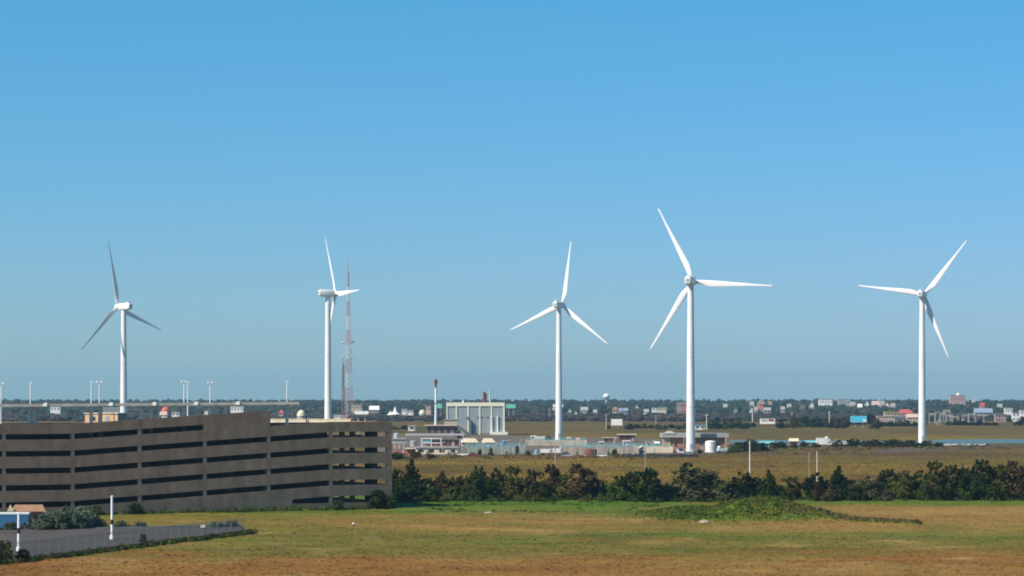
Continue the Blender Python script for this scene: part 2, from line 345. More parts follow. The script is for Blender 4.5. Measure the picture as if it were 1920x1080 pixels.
BL = {'dark': 'dense dark green shrub in the hedgerow along the far edge of the field', 'cone': 'dark green conical evergreen in the hedgerow along the field edge',
      'olive': 'olive green rounded shrub in the hedgerow along the field edge', 'brown': 'reddish brown autumn shrub in the hedgerow along the field edge',
      'grey': 'loose grey green shrub in the hedgerow along the field edge', 'green': 'brighter green bushy shrub in the hedgerow along the field edge'}
row = [(744,884,44,'dark'),(772,866,46,'cone'),(778,895,62,'dark'),(806,900,40,'green'),(836,888,52,'brown'),(868,896,44,'olive'),(898,880,60,'dark'),(931,884,50,'dark'),(962,877,52,'olive'),(1000,884,48,'olive'),
       (1034,876,54,'brown'),(1088,875,72,'brown'),(1060,892,46,'olive'),(1126,902,44,'olive'),(1160,896,56,'green'),(1186,886,50,'dark'),(1216,880,58,'dark'),(1247,908,44,'grey'),(1302,874,112,'grey'),(1350,898,56,'grey'),
       (1396,891,78,'dark'),(1442,886,40,'cone'),(1436,902,46,'dark'),(1482,898,56,'olive'),(1530,892,60,'dark'),(1572,878,44,'cone'),(1578,896,58,'dark'),(1606,905,46,'grey'),(1632,898,56,'grey'),(1664,884,56,'dark'),
       (1694,886,56,'olive'),(1722,888,54,'dark'),(1752,868,54,'olive'),(1782,876,58,'dark'),(1808,880,44,'dark'),(1842,866,62,'dark'),(1872,876,56,'olive'),(1902,870,62,'brown'),(1934,876,60,'brown')]
def landmark(px):
    for lim, t in ((760, 'against the garage corner'), (790, 'close to the garage corner'), (850, 'a little past the garage corner'), (915, 'well past the garage corner'), (980, 'nearer the garage than the mound'), (1050, 'midway from garage to mound'), (1110, 'past midway from garage to mound'), (1175, 'a little before the mound'), (1230, 'just before the mound'), (1275, 'at the start of the mound'), (1325, 'behind the back hump of the mound'), (1370, 'behind the main hump of the mound'), (1425, 'next to the pale bare pole'), (1460, 'just past the pale bare pole'), (1505, 'behind the end of the mound'), (1555, 'behind the mound tail by thin poles'), (1590, 'behind the low tail of the mound'), (1620, 'behind the middle of the mound tail'), (1680, 'behind the tip of the mound tail'), (1710, 'just past the tip of the mound tail'), (1735, 'a little past the mound tail'), (1770, 'well past the mound tail'), (1815, 'far past the mound tail'), (1860, 'near its end away from the garage'), (1890, 'by its end away from the garage'), (9999, 'at its end away from the garage')):
        if px < lim: return t
SH = {'dark': 'dense dark green shrub', 'cone': 'dark green conical evergreen', 'olive': 'olive green shrub', 'brown': 'reddish brown autumn shrub', 'grey': 'loose grey green shrub', 'green': 'brighter green shrub'}
for i, (px, top, wd, kd) in enumerate(row):
    shape = 'cone' if kd == 'cone' else 'round'
    shrub(px, top - 5, wd * 1.18, 'dark' if kd == 'cone' else kd, 941 - (3 if px > 1500 else 0) + rnd.uniform(-3, 2), ('tall ' if top < 879 else 'low ' if top > 897 else '') + SH[kd] + ' in the hedgerow, ' + landmark(px), 'shrubs of the hedgerow', shape, sink=0.2)
fill = [(px, rnd.uniform(896, 916), rnd.uniform(30, 52), rnd.choice(('olive', 'dark', 'green', 'grey', 'brown'))) for px in range(750, 1950, 34)]
for px, top, wd, kd in fill:
    shrub(px + rnd.uniform(-10, 10), top, wd, kd, 938, 'small ' + SH[kd].replace('dense ', '').replace('loose ', '') + ' low in the hedgerow, ' + landmark(px), 'low bushes of the hedgerow', dd=rnd.uniform(-10, 10))

def weeds(name, pts, label, cat, size=0.22, per=26):
    b = MB(); b.c = []
    for (x, y, z, r, h, c0, c1) in pts: leaves(b, x, y, z + h * .4, r, r, h * .6, per, size, c0, c1)
    return tag(b.build(name, leafm), label, cat, kind='stuff')
pts = []
YEL = ((0.10,0.10,0.015), (0.20,0.17,0.02)); GRN = ((0.028,0.062,0.006), (0.066,0.110,0.011))
for _ in range(640):
    px = rnd.uniform(735, 1960); d = dep(rnd.uniform(937, 944) - (3 if px > 1500 else 0)) + rnd.uniform(-6, 3); x = gx(px, d)
    k = YEL if (960 < px < 1110 and rnd.random() < .4) or rnd.random() < .05 else rnd.choice((GRN, GRN, KIND['green'], KIND['grey']))
    pts.append((x, d, field_z(x, d), rnd.uniform(.6, 1.4), rnd.uniform(.8, 2.4), *k))
weeds('hedgerow_weeds', pts, 'tall green and yellow weeds at the foot of the hedgerow', 'weeds')
pts = []
while len(pts) < 9000:
    x = MC[0] + rnd.uniform(-28, 40); d = MC[1] + rnd.uniform(-52, 42); k = mound_k(x, d)
    if rnd.random() > k: continue
    n1 = fbm(x, d, 1 / 5.0, 41.0); c = lerp(lerp((0.060,0.096,0.012), (0.110,0.120,0.022), rnd.random()), (0.042,0.074,0.009), .7 * sm(-.05, .3, n1)); c = lerp(c, (0.13,0.085,0.035), .75 * sm(.0, .3, fbm(x, d, 1 / 8.0, 51.0) + (x - MC[0] - 8) / 40))
    pts.append((x, d, field_z(x, d) - .03, c, rnd.choice((.6, .8, 1, 1.4)) * min(1, .4 + k)))
blades('mound_weeds', pts, 0.30, 0.18, tuftm, 3, 'green and brown weeds covering the low spoil mound in the field', 'weeds')
pts = []
while len(pts) < 55:
    x = MC[0] + rnd.uniform(-22, 34); d = MC[1] + rnd.uniform(-46, 36); k = mound_k(x, d)
    if k < .5 or fbm(x, d, 1 / 7.0, 61) < 0.05: continue
    pts.append((x, d, field_z(x, d) - .1, rnd.uniform(.4, .9), rnd.uniform(.3, .8), *rnd.choice((GRN, KIND['green'], KIND['grey'], KIND['olive']))))
weeds('mound_bushes', pts, 'small leafy clumps scattered on the spoil mound', 'weeds', 0.16, 24)
pts = []
for _ in range(190):
    px = rnd.uniform(740, 1250); d = dep(rnd.uniform(948, 962)) + rnd.uniform(-5, 5); x = gx(px, d)
    if fbm(x, d, 1 / 9.0, 31) < 0.02: continue
    pts.append((x, d, field_z(x, d), rnd.uniform(.4, 1.2), rnd.uniform(.2, .6), *rnd.choice((GRN, GRN, YEL if px > 1000 else GRN, KIND['olive']))))
weeds('field_weeds', pts, 'patches of rank green weeds at the back of the field', 'weeds', 0.18, 22)

# ------------------------------------------------------------------ wind turbines
def blade_mesh():
    b = MB(); n = 14; R = 38.5; secs = []
    for k in range(26):
        f = k / 25; r = 0.9 + (R - 0.9) * f
        e = sm(1.5, 7.5, r); chord = (1 - e) * 1.75 + e * (3.05 - 2.45 * sm(0, 1, (r - 7) / (R - 7)) ** 0.8 if r > 7 else 2.9)
        if f > .97: chord *= 0.55 if f < 1 else 0.25
        thick = (1 - e) * 1.75 + e * chord * (0.26 - 0.12 * f); tw = math.radians(13) * (1 - f) ** 2 * e; off = e * chord * 0.18
        ring = []
        for j in range(n):
            a = 2 * math.pi * j / n; cx = math.cos(a) * chord / 2 - off; cy = math.sin(a) * thick / 2 * ((1 - e) + e * (0.62 + 0.38 * math.cos(a)) * 1.15)
            ring.append((-(cx * math.cos(tw) - cy * math.sin(tw)), cx * math.sin(tw) + cy * math.cos(tw) + 0.012 * r * f, r))
        secs.append(ring)
    for ring in secs: b.v += ring
    for s in range(len(secs) - 1): b.f += [(s*n+j, s*n+(j+1) % n, (s+1)*n+(j+1) % n, (s+1)*n+j) for j in range(n)]
    b.f += [tuple(range(n-1, -1, -1)), tuple(range((len(secs)-1)*n, len(secs)*n))]
    return b.mesh('blade', white, True)
BLADE = blade_mesh()
def nacelle_mesh():
    b = MB(); n = 20
    secs = [(-5.6, 1.15, 1.25, 0.15), (-5.3, 1.45, 1.6, .1), (-3.5, 1.75, 1.95, 0), (0, 1.82, 2.02, 0), (2.4, 1.75, 1.95, 0), (3.1, 1.5, 1.7, 0), (3.3, 1.25, 1.4, 0)]
    for (y, hw, hh, dz) in secs:
        for j in range(n):
            a = 2 * math.pi * j / n; ca, sa = math.cos(a), math.sin(a); p = 0.42
            b.v.append((hw * abs(ca) ** p * (1 if ca >= 0 else -1), y, hh * abs(sa) ** p * (1 if sa >= 0 else -1) + dz))
    for s in range(len(secs) - 1): b.f += [(s*n+j, s*n+(j+1) % n, (s+1)*n+(j+1) % n, (s+1)*n+j) for j in range(n)]
    b.f += [tuple(range(n)), tuple(range(len(secs)*n-1, (len(secs)-1)*n-1, -1))]
    return b
def turbine(px, d, H, psi, theta, label):
    x = gx(px, d); phi = math.degrees(math.atan2(px - 960, F)); rz = -math.radians(psi + phi)
    o = empty('wind_turbine', (x, d, 0), label, 'wind turbine', rz, 'wind turbines')
    th = H - 2.0; prof = [(2.45, 0), (2.45, .25), (2.12, .25)]
    for k in range(1, 25):
        f = k / 24; prof.append((2.12 - 0.72 * f, .25 + (th - .25) * f))
    tw = MB().lathe(prof, 40).build('tower', white, o, True, angle=40)
    for f in (0.27, 0.60):
        z = th * f; r = 2.12 - 0.72 * f; MB().lathe([(r + .005, z - .12), (r + .045, z - .1), (r + .045, z + .1), (r + .005, z + .12)], 40).build('flange', steel, tw, True, angle=40)
    db = MB().box(-.5, .5, -2.24, -2.0, 1.6, 3.9); dr = db.build('door', greywall, tw); dr.rotation_euler = (0, 0, -rz)
    st = MB()
    for k in range(6): st.box(-.7, .7, -2.4 - (6 - k) * .3, -2.1 - (6 - k) * .3, 0.1, .25 + k * .26)
    so = st.build('entrance_step', steel, tw); so.rotation_euler = (0, 0, -rz)
    MB().lathe([(3.6, -.2), (3.6, .12), (3.3, .16)], 24).build('foundation', greywall, o)
    MB().lathe([(1.5, th - .05), (1.62, th + .1), (1.62, th + .4), (1.5, th + .45)], 32).build('yaw_bearing', steel, o, True, angle=40)
    na = nacelle_mesh().build('nacelle', white, o, True, (0, 0, H), 35)
    MB().box(-.9, .9, -4.6, -2.8, 2.0, 2.55).build('roof_vent', white, na)
    am = MB(); am.tube((.5, -5, 1.8), (.5, -5, 3.6), .06); am.tube((-.1, -5, 3.4), (1.1, -5, 3.4), .05); am.build('wind_vane', steel, na)
    MB().box(-.75, .75, -5.72, -5.55, -.5, .9).build('rear_grille', greywall, na)
    M = Matrix.Translation((0, 0, 0)) @ Matrix.Rotation(-math.pi / 2, 4, 'X')
    hb = MB().lathe([(1.2, -1.25), (1.55, -1.0), (1.66, -.2), (1.62, .6), (1.35, 1.5), (.85, 2.1), (.3, 2.4), (.05, 2.45)], 32, M).build('hub', white, o, True, (0, 4.6, H), 50)
    MB().lathe([(1.3, -1.42), (1.3, -1.2)], 32, M).build('hub_bearing', steel, hb, True, angle=40)
    for k in range(3):
        b = bpy.data.objects.new('blade', BLADE); C.objects.link(b); b.parent = o; b.location = (0, 4.6, H); b.rotation_euler = (0, math.radians(theta + 120 * k), 0)
    return o
turbine(232, 5000 / 3.30, 26 + 168 / 3.30, -46, -11, 'white wind turbine behind the parking garage roof, blades dark in shade')
turbine(615, 5000 / 3.30, 26 + 193 / 3.30, 71, -31, 'white wind turbine seen almost edge on beside the red lattice mast')
turbine(1048, 5000 / 3.15, 26 + 171 / 3.15, 27, 8, 'white wind turbine behind the treatment tanks, with one blade nearly upright')
turbine(1295, 5000 / 4.04, 26 + 216 / 4.04, 15, -26.4, 'largest white wind turbine, standing before the brown flat roofed building')
turbine(1729, 5000 / 3.36, 26 + 191 / 3.36, 13, 38.6, 'white wind turbine at the edge of the blue pond, one blade half shaded')

# ------------------------------------------------------------------ parking garage
GC = Vector((gx(735, 613.5), 613.5, 0)); GL = Vector((gx(8, 570.1), 570.1, 0)); GU = (GL - GC).normalized(); BAY = (GL - GC).length / 6
GAR = empty('parking_garage', GC, 'long brown concrete multi storey parking garage with sloping ramp decks', 'parking garage', math.atan2(GU.y, GU.x) + math.pi)
# local frame: x runs from the right corner (0) to the left (negative), y into the building, z up
P, OPH, TOP5, NB = 3.65, 1.2, 17.9, 8
def R(t):
    return -P * min(1, max(0, (t - BAY) / (4 * BAY)))
def ztop(k): return TOP5 - P * (5 - k)
TS = [i * BAY for i in range(NB + 1)]
CUT = 2 * BAY                                     # the upper ramp parapet ends here
def slab_box(b, t0, t1, y0, y1, lo, hi):         # lo, hi: functions of t
    b.hexa([(-t1, y0, lo(t1)), (-t0, y0, lo(t0)), (-t0, y1, lo(t0)), (-t1, y1, lo(t1)), (-t1, y0, hi(t1)), (-t0, y0, hi(t0)), (-t0, y1, hi(t0)), (-t1, y1, hi(t1))])
for i in range(NB):
    t0, t1 = TS[i] + 0.02, TS[i + 1] - 0.02
    for k in range(0, 7):
        # spandrel between the opening of level k (below) and the opening of level k + 1 (above)
        lo = (lambda t, k=k: ztop(k) + R(t)); hi = (lambda t, k=k: ztop(k + 1) - OPH + R(t))
        if k == 5 and i < 2: hi = lambda t: ztop(5) + 2.3 + R(t)
        if k == 6 and i < 2: continue
        if k == 5 and i in (2,): hi = lambda t: ztop(6) + 2.15 + R(t)                 # solid panel without an opening
        if k == 6 and i == 2: continue
        if k == 6: hi = lambda t: ztop(6) + 2.15 + R(t)
        if k == 0: continue
        if hi(t0) < 0.3 and hi(t1) < 0.3: continue
        if k == 1 and i == 1:
            b = MB(); slab_box(b, t0, t1, 0, .28, lo, hi); b.build('spandrel_panel', conc, GAR); continue
        b = MB()
        if i >= 2 and k == 1: slab_box(b, t0, t1, 0, .28, lambda t: -.5, hi)           # down to the ground
        else: slab_box(b, t0, t1, 0, .28, lo, hi)
        b.build('spandrel_panel', conc, GAR)
    if i < 2:
        b = MB()
        if i == 0: slab_box(b, t0, t1, 0, .28, lambda t: -.5, lambda t: 1.75)
        else:
            tm = BAY + 9.6; slab_box(b, t0, tm, 0, .28, lambda t: -.5, lambda t: 1.75); slab_box(b, tm, t1, 0, .28, lambda t: -.5, lambda t: ztop(1) + R(t) - .001)
        b.build('plinth_wall', conc, GAR)
b = MB(); slab_box(b, TS[3] - 4.2, TS[3] - .02, .05, .24, lambda t: ztop(6) - OPH + R(t) - .01, lambda t: ztop(6) + R(t) + .01)
b.build('infill_panel', conc, GAR)
for i, t in enumerate(TS):
    wd = .68 if i else 1.25; z1 = (ztop(5) + 2.2 if i < 2 else ztop(6) + 2.0) + R(t)
    b = MB(); c = t if i else wd / 2; b.box(-c - wd / 2, -c + wd / 2, .03, .9, -.5, z1); b.build('column', conc_col, GAR)
DEP = 36.0
for k in range(1, 7):                              # front strip slopes, rear strip is level
    b = MB()
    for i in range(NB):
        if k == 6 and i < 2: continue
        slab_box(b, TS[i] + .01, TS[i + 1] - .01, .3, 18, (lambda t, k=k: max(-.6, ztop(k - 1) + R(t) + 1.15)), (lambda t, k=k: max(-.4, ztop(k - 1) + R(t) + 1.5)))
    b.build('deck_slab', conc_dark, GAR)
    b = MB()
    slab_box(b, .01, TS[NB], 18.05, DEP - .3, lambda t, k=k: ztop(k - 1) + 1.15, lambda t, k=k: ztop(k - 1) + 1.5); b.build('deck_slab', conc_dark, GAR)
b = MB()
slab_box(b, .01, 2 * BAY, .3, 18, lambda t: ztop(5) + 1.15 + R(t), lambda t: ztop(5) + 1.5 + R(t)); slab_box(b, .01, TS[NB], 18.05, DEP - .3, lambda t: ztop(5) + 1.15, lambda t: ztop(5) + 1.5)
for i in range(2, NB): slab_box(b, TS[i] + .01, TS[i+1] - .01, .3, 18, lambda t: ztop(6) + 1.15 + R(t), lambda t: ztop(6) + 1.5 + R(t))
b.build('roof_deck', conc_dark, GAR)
MB().box(-TS[NB], -8.0, 18.1, 18.5, -.4, ztop(5) + 2.0).build('added_blackout_wall', conc_dark, GAR)  # solid inner wall added so the facade openings stay black
for i in range(NB):                                # rear facade
    for k in range(1, 6):
        if i >= 3 and k < 6:
            continue
        b = MB(); slab_box(b, TS[i] + .02, TS[i+1] - .02, DEP - .28, DEP, lambda t, k=k: ztop(k) - .0, lambda t, k=k: ztop(k + 1) - 1.75 if k < 5 else ztop(5) + 2.0); b.build('rear_spandrel', conc, GAR)
MB().box(-TS[NB], -TS[3] - .02, DEP - .28, DEP, -.5, ztop(5) + 2.0).build('rear_wall', conc, GAR)
for t, y in [(2.5, DEP - 1), (15.3, DEP - 1), (28, DEP - 1), (9.9, 6), (7.3, 6), (26.5, 12), (33, 17)]:
    MB().box(-t - .5, -t + .5, y - .45, y + .45, -.4, ztop(5) + 1.2).build('inner_column', conc_col, GAR)
MB().box(-3.2, -1.3, 5, 8, -.4, ztop(5) + 1.2).build('stair_core', conc_dark, GAR)
for k in range(1, 6):                              # right end wall spandrels
    MB().box(-.28, -.0, .95, DEP, ztop(k), ztop(k + 1) - OPH if k < 5 else ztop(5) + 2.25).build('end_spandrel', conc, GAR)
MB().box(-.28, 0, .95, DEP, -.5, 1.75).build('end_plinth', conc, GAR)
Ginv = GAR.matrix_basis.inverted()
def groof(px, back):                               # world point of the garage at photo column px, 'back' metres behind the facade
    a = GC + Vector((GU.x, GU.y, 0)) * 0 ; v = Vector((-GU.y, GU.x, 0)); v = v if v.y > 0 else -v
    q = GC + v * back; k = (px - 960) / F            # solve q.x + GU.x t = k (q.y + GU.y t)
    t = (k * q.y - q.x) / (GU.x - k * GU.y); return q + GU * t
# sunlit wall of the inner ramp on the roof
RW = empty('ramp_wall', (gx(656, 624.5), 624.5, ztop(5) + 1.5), 'low sunlit cream wall on the garage roof beside the white turbine tower', 'wall', math.atan2(6.5, -20.5) + math.pi)
Lw = 21.5
MB().box(-Lw, 0, 0, .3, 0, 1.15).build('wall_panel', cream, RW); MB().box(-Lw - .06, .06, -.06, .36, 1.15, 1.3).build('coping', cream, RW)
for q in (0.0, 0.5, 1.0): MB().box(-Lw * q - .3, -Lw * q + .3, -.15, .45, 0, 1.35).build('pier', tan, RW)
# tan headhouse
p = groof(190, 30); hh = empty('roof_headhouse', (p.x, p.y, ztop(5) + 1.5), 'tan boxy stair headhouse on the garage roof under the canopy', 'headhouse', math.radians(-24))
MB().box(-4.4, 4.4, 0, 4, 0, 2.6).build('wall', tan, hh); MB().box(-4.6, 4.6, -.2, 4.2, 2.6, 2.8).build('roof', cream, hh); MB().box(1.0, 2.1, -.06, .1, 0, 2.1).build('door', greywall, hh); MB().box(-3, -1.6, -.06, .1, 1.0, 1.9).build('window', glass, hh)
# canopy on the roof
cpd = lambda px: 588 + (px + 60) / 620 * 26
cp = empty('roof_canopy', (gx(290, cpd(290)), cpd(290), 0), 'long thin pale concrete canopy on columns along the garage roof', 'canopy')
cpl = cp.location.copy()
def cpoint(px): return Vector((gx(px, cpd(px)), cpd(px), 0)) - cpl
zc = lambda px: 24.05 + 0.45 * px / 560
def beam(b, pa, pb, z0o, z1o, wdt):
    a, c = cpoint(pa), cpoint(pb); n = Vector((-.2, .98, 0)) * wdt / 2
    b.hexa([(*(a - n).xy, zc(pa) + z0o), (*(c - n).xy, zc(pb) + z0o), (*(c + n).xy, zc(pb) + z0o), (*(a + n).xy, zc(pa) + z0o), (*(a - n).xy, zc(pa) + z1o), (*(c - n).xy, zc(pb) + z1o), (*(c + n).xy, zc(pb) + z1o), (*(a + n).xy, zc(pa) + z1o)])
edges = [-110, -10, 88, 211, 292, 370, 448, 560]
for a, c in zip(edges[:-1], edges[1:]):
    b = MB(); beam(b, a + .4, c - .4, -.42, .18, 3.2); b.build('canopy_slab', canopy_m, cp)
for px in (-60, 56, 64, 171, 188, 266, 283, 345, 394, 423, 538):
    q = cpoint(px); wd = 0.32 if px in (538, 171) else 0.42
    MB().box(q.x - wd, q.x + wd, q.y - .5, q.y + .5, ztop(5) - 1, zc(px) - .42).build('column', canopy_m, cp)
for px in (88, 211, 292, 370, 448):
    q = cpoint(px); b = MB(); b.box(q.x - .38, q.x + .38, q.y - 2.1, q.y - 1.4, zc(px) - .35, zc(px) + .42); b.box(q.x - .3, q.x + .3, q.y - 1.4, q.y - .3, zc(px) + .18, zc(px) + .26); b.build('light_fixture', pale_steel, cp)
def roof_light(px, top, back, two, label):
    p = groof(px, back); d = p.y; h = gz(top, d) - ztop(5) - 1.5
    o = empty('light_pole', (p.x, p.y, ztop(5) + 1.5), label, 'light pole', 0, 'light poles on the garage roof')
    b = MB(); b.tube((0, 0, -.8), (0, 0, h), .17, .10, 10); b.build('pole', pale_steel, o); MB().box(-.35, .35, -.35, .35, -.8, .5).build('base', conc_col, o)
    if two:
        a = MB(); a.tube((-.4, 0, h - .1), (.4, 0, h - .1), .06); a.build('arm', pale_steel, o)
        for s in (-1, 1): MB().box(s * .48 - .22, s * .48 + .22, -.3, .3, h - .16, h + .16).build('lamp_head', pale_steel, o)
    else:
        MB().box(-.16, .42, -.28, .28, h - .08, h + .16).build('lamp_head', pale_steel, o)
for px, top, bk, two in ((2, 718, 24, 1), (57, 718, 27, 0), (171, 717, 27, 0), (186, 716, 24, 1), (345, 715, 23, 1), (352, 718, 29, 0), (394, 717, 24, 1), (538, 715, 22, 0)):
    roof_light(px, top, bk, two, 'tall white twin head light pole rising above the garage roof canopy' if two else 'slim white single head light pole rising above the garage roof canopy')

# cars
def car(loc, rz, paint, label, group=None, van=False):
    o = empty('parked_car', loc, label, 'car', rz, group)
    hb, ht = (0.95, 1.45) if not van else (1.05, 1.85)
    b = MB(); W2 = .88
    prof = [(-2.2, .32), (2.2, .32), (2.25, .62), (2.1, .80), (1.1, hb), (-1.95, hb), (-2.22, .82)]
    b.prism(prof, -W2, W2); b.build('body', paint, o)
    c = MB(); z0, z1 = hb, ht; xa, xb, xc, xd = -1.75, 1.05, 0.35, -1.15
    c.hexa([(xa, -W2 + .04, z0), (xb, -W2 + .04, z0), (xb, W2 - .04, z0), (xa, W2 - .04, z0), (xd, -.62, z1 - .05), (xc, -.62, z1 - .05), (xc, .62, z1 - .05), (xd, .62, z1 - .05)]); c.build('window_band', glass, o)
    MB().box(xd - .02, xc + .02, -.64, .64, z1 - .05, z1 + .02).build('roof_panel', paint, o)
    for sx in (-1.4, 1.4):
        for sy in (-1, 1): MB().lathe([(.32, -.1), (.34, 0), (.32, .1)], 14, Matrix.Translation((sx, sy * (W2 - .06), .33)) @ Matrix.Rotation(math.pi / 2, 4, 'X')).build('wheel', tyre, o)
    for sy in (-1, 1): MB().box(2.16, 2.27, sy * .6 - .16, sy * .6 + .16, .62, .74).build('headlight', pale_steel, o)
    return o
cw = mat('car_white', (.75, .75, .74), .3, .02, spec=.5); cs = mat('car_silver', (.5, .52, .54), .3, .03, metal=.4, spec=.5); cr = mat('car_red', (.30, .03, .03), .3, .03, spec=.5)
gz_ = GAR.rotation_euler.z
def gpt(t, y, z): return GAR.matrix_basis @ Vector((-t, y, z))
for (t, y, k, m_, lb) in [(6.6, 2.9, 2, cs, 'silver car parked on the second deck of the garage'), (8.2, 3.0, 3, cw, 'white car parked on the middle deck of the garage by the end bay'), (3.0, 3.0, 3, cw, 'white car at the end corner of the middle deck of the garage'),
                          (12.0, 3.1, 4, cs, 'silver car behind the fourth deck spandrel of the garage'), (9.0, 2.9, 4, cr, 'dark red car behind the fourth deck spandrel of the garage'), (7.8, 3.0, 5, cs, 'silver car on the top covered deck of the garage')]:
    car(gpt(t, y, ztop(k - 1) + 1.5), gz_ + rnd.choice((0, math.pi)), m_, lb, None)

# weeds at the garage foot
pts = []
for _ in range(260):
    t = rnd.uniform(0, 6.2) * BAY; p = gpt(t, -rnd.uniform(.2, 2.2), 0); big = 24 < t < 40 or rnd.random() < .12
    pts.append((p.x, p.y, field_z(p.x, p.y), rnd.uniform(.4, .9), rnd.uniform(.4, 1.0) * (1.5 if big else 1), *rnd.choice((GRN, KIND['dark'], KIND['green'], KIND['olive']))))
weeds('garage_weeds', pts, 'weeds growing along the foot of the garage wall', 'weeds', 0.2, 24)
for t, h, wd, kd in ((4.6, 4.6, 5.0, 'dark'), (2.2, 3.4, 3.6, 'olive'), (14.5, 2.4, 3.6, 'green'), (63, 2.6, 4.0, 'dark'), (72, 2.2, 3.4, 'green')):
    p = gpt(t, -2.0, 0); me, mt = rnd.choice(PROTO[('round', kd)]); o = empty('shrub', (p.x, p.y, field_z(p.x, p.y) - .1), {4.6: 'dark green shrub against the end bay of the garage', 2.2: 'olive shrub at the right corner of the garage', 14.5: 'small green shrub below the garage spandrels near its end', 63: 'dark shrub at the garage foot behind the fenced lot', 72: 'green shrub at the garage foot beside the blue container'}[t], 'shrub', rnd.uniform(0, 6))
    for nm, m_ in (('crown', me), ('trunk', mt)):
        c = bpy.data.objects.new(nm, m_); C.objects.link(c); c.parent = o; c.scale = (wd / 6, wd / 6, h / 8)

# ------------------------------------------------------------------ fenced lot by the garage
lot = []
for px, py in ((-90, 1070), (456, 1001), (452, 990), (200, 996), (-90, 1001)): d = dep(py); lot.append((gx(px, d), d))
LZ = 0.62
b = MB(); n = len(lot); b.v = [(x, y, LZ) for x, y in lot] + [(x, y, -.1) for x, y in lot]; b.f = [tuple(range(n))] + [(i, n + i, n + (i + 1) % n, (i + 1) % n) for i in range(n)]
LOT = tag(b.build('parking_lot', asphalt), kind='structure')
faded = mat('faded_line_paint', (.34, .33, .30), .9, .3, 1.5)
for k in range(16):
    q0 = Vector((*lot[0], 0)).lerp(Vector((*lot[1], 0)), .12 + k * .045); dv = Vector((-.72, .69, 0)); q0 = q0 + dv * 2.0; q1 = q0 + dv * 5.0; nn = Vector((.69, .72, 0)) * .07
    bl = MB(); bl.quad((*(q0 - nn).xy, LZ + .006), (*(q0 + nn).xy, LZ + .006), (*(q1 + nn).xy, LZ + .006), (*(q1 - nn).xy, LZ + .006)); bl.build('parking_line', faded, LOT)
for (p_, q_) in ((lot[3], lot[4]), (lot[2], lot[3])):
    v_ = (Vector(q_) - Vector(p_)).normalized() * .1; n_k = Vector((-v_.y, v_.x)) * 1.2
    kb = MB(); P_ = [Vector(p_) - n_k, Vector(q_) - n_k, Vector(q_) + n_k, Vector(p_) + n_k]; kb.hexa([(*t, LZ - .3) for t in P_] + [(*t, LZ + .14) for t in P_]); kb.build('kerb', greywall, LOT)
fa, fb = Vector((gx(-60, dep(1066)), dep(1066), 0)), Vector((gx(460, dep(1002)), dep(1002), 0))
fdir = (fb - fa).normalized(); fl = (fb - fa).length
fmat = mat('dull_fence_wire', (.22, .23, .24), .7, .1, 1.0)
fe = empty('chain_link_fence', fa, 'grey chain link fence along the paved lot beside the garage', 'fence', math.atan2(fdir.y, fdir.x))
ns = int(fl / 3.2); FH = 2.5
for i in range(ns + 1):
    x = fl * i / ns; zz = max(LZ, field_z(*(fa + fdir * x).xy)); MB().tube((x, 0, -.2), (x, 0, zz + FH + .05), .05, n=6).build('post', fmat, fe)
for i in range(ns):
    x0, x1 = fl * i / ns, fl * (i + 1) / ns; b = MB(); step = .17; w_ = .013; L = x1 - x0; k = -FH
    while k < L:
        for sgn in (1, -1):
            a0, a1 = max(0, k), min(L, k + FH); q0, q1 = a0 - k, a1 - k
            if a1 - a0 < .05: continue
            h0, h1 = (q0, q1) if sgn > 0 else (FH - q0, FH - q1)
            b.quad((x0 + a0, -.01 * sgn, LZ + h0 - w_), (x0 + a1, -.01 * sgn, LZ + h1 - w_), (x0 + a1, -.01 * sgn, LZ + h1 + w_), (x0 + a0, -.01 * sgn, LZ + h0 + w_))
        k += step
    b.build('wire_mesh', fmat, fe)
    MB().tube((x0, 0, LZ + FH), (x1, 0, LZ + FH), .035, n=6).build('top_rail', fmat, fe)
pts = []
for _ in range(330):
    x = rnd.uniform(-4, fl + 2); q = fa + fdir * x; off = rnd.uniform(.3, 2.6); q = q + Vector((fdir.y, -fdir.x, 0)) * off
    pts.append((q.x, q.y, field_z(q.x, q.y) - .1, rnd.uniform(.45, .95), rnd.uniform(.4, 1.15), *rnd.choice((KIND['dark'], KIND['dark'], KIND['green'], KIND['olive'], KIND['brown']))))
weeds('fence_weeds', pts, 'dark weeds tangled along the chain link fence', 'weeds', 0.2, 30)
for px, py, h, wd, kd, lb in ((8, 1058, 3.6, 4.2, 'olive', 'olive bush at the near end of the chain link fence'), (42, 1056, 2.2, 3.2, 'dark', 'dark low bush beside the olive bush at the fence'), (268, 1022, 1.9, 2.2, 'dark', 'small dark bush midway along the chain link fence')):
    d = dep(py); me, mt = rnd.choice(PROTO[('round', kd)]); x = gx(px, d); o = empty('shrub', (x, d, field_z(x, d) - .1), lb, 'shrub', rnd.uniform(0, 6))
    for nm, m_ in (('crown', me), ('trunk', mt)):
        c = bpy.data.objects.new(nm, m_); C.objects.link(c); c.parent = o; c.scale = (wd / 6, wd / 6, h / 8)
PROTO[('round', 'bluish')] = [crown_parts('round', 'bluish', 301), crown_parts('round', 'bluish', 302)]
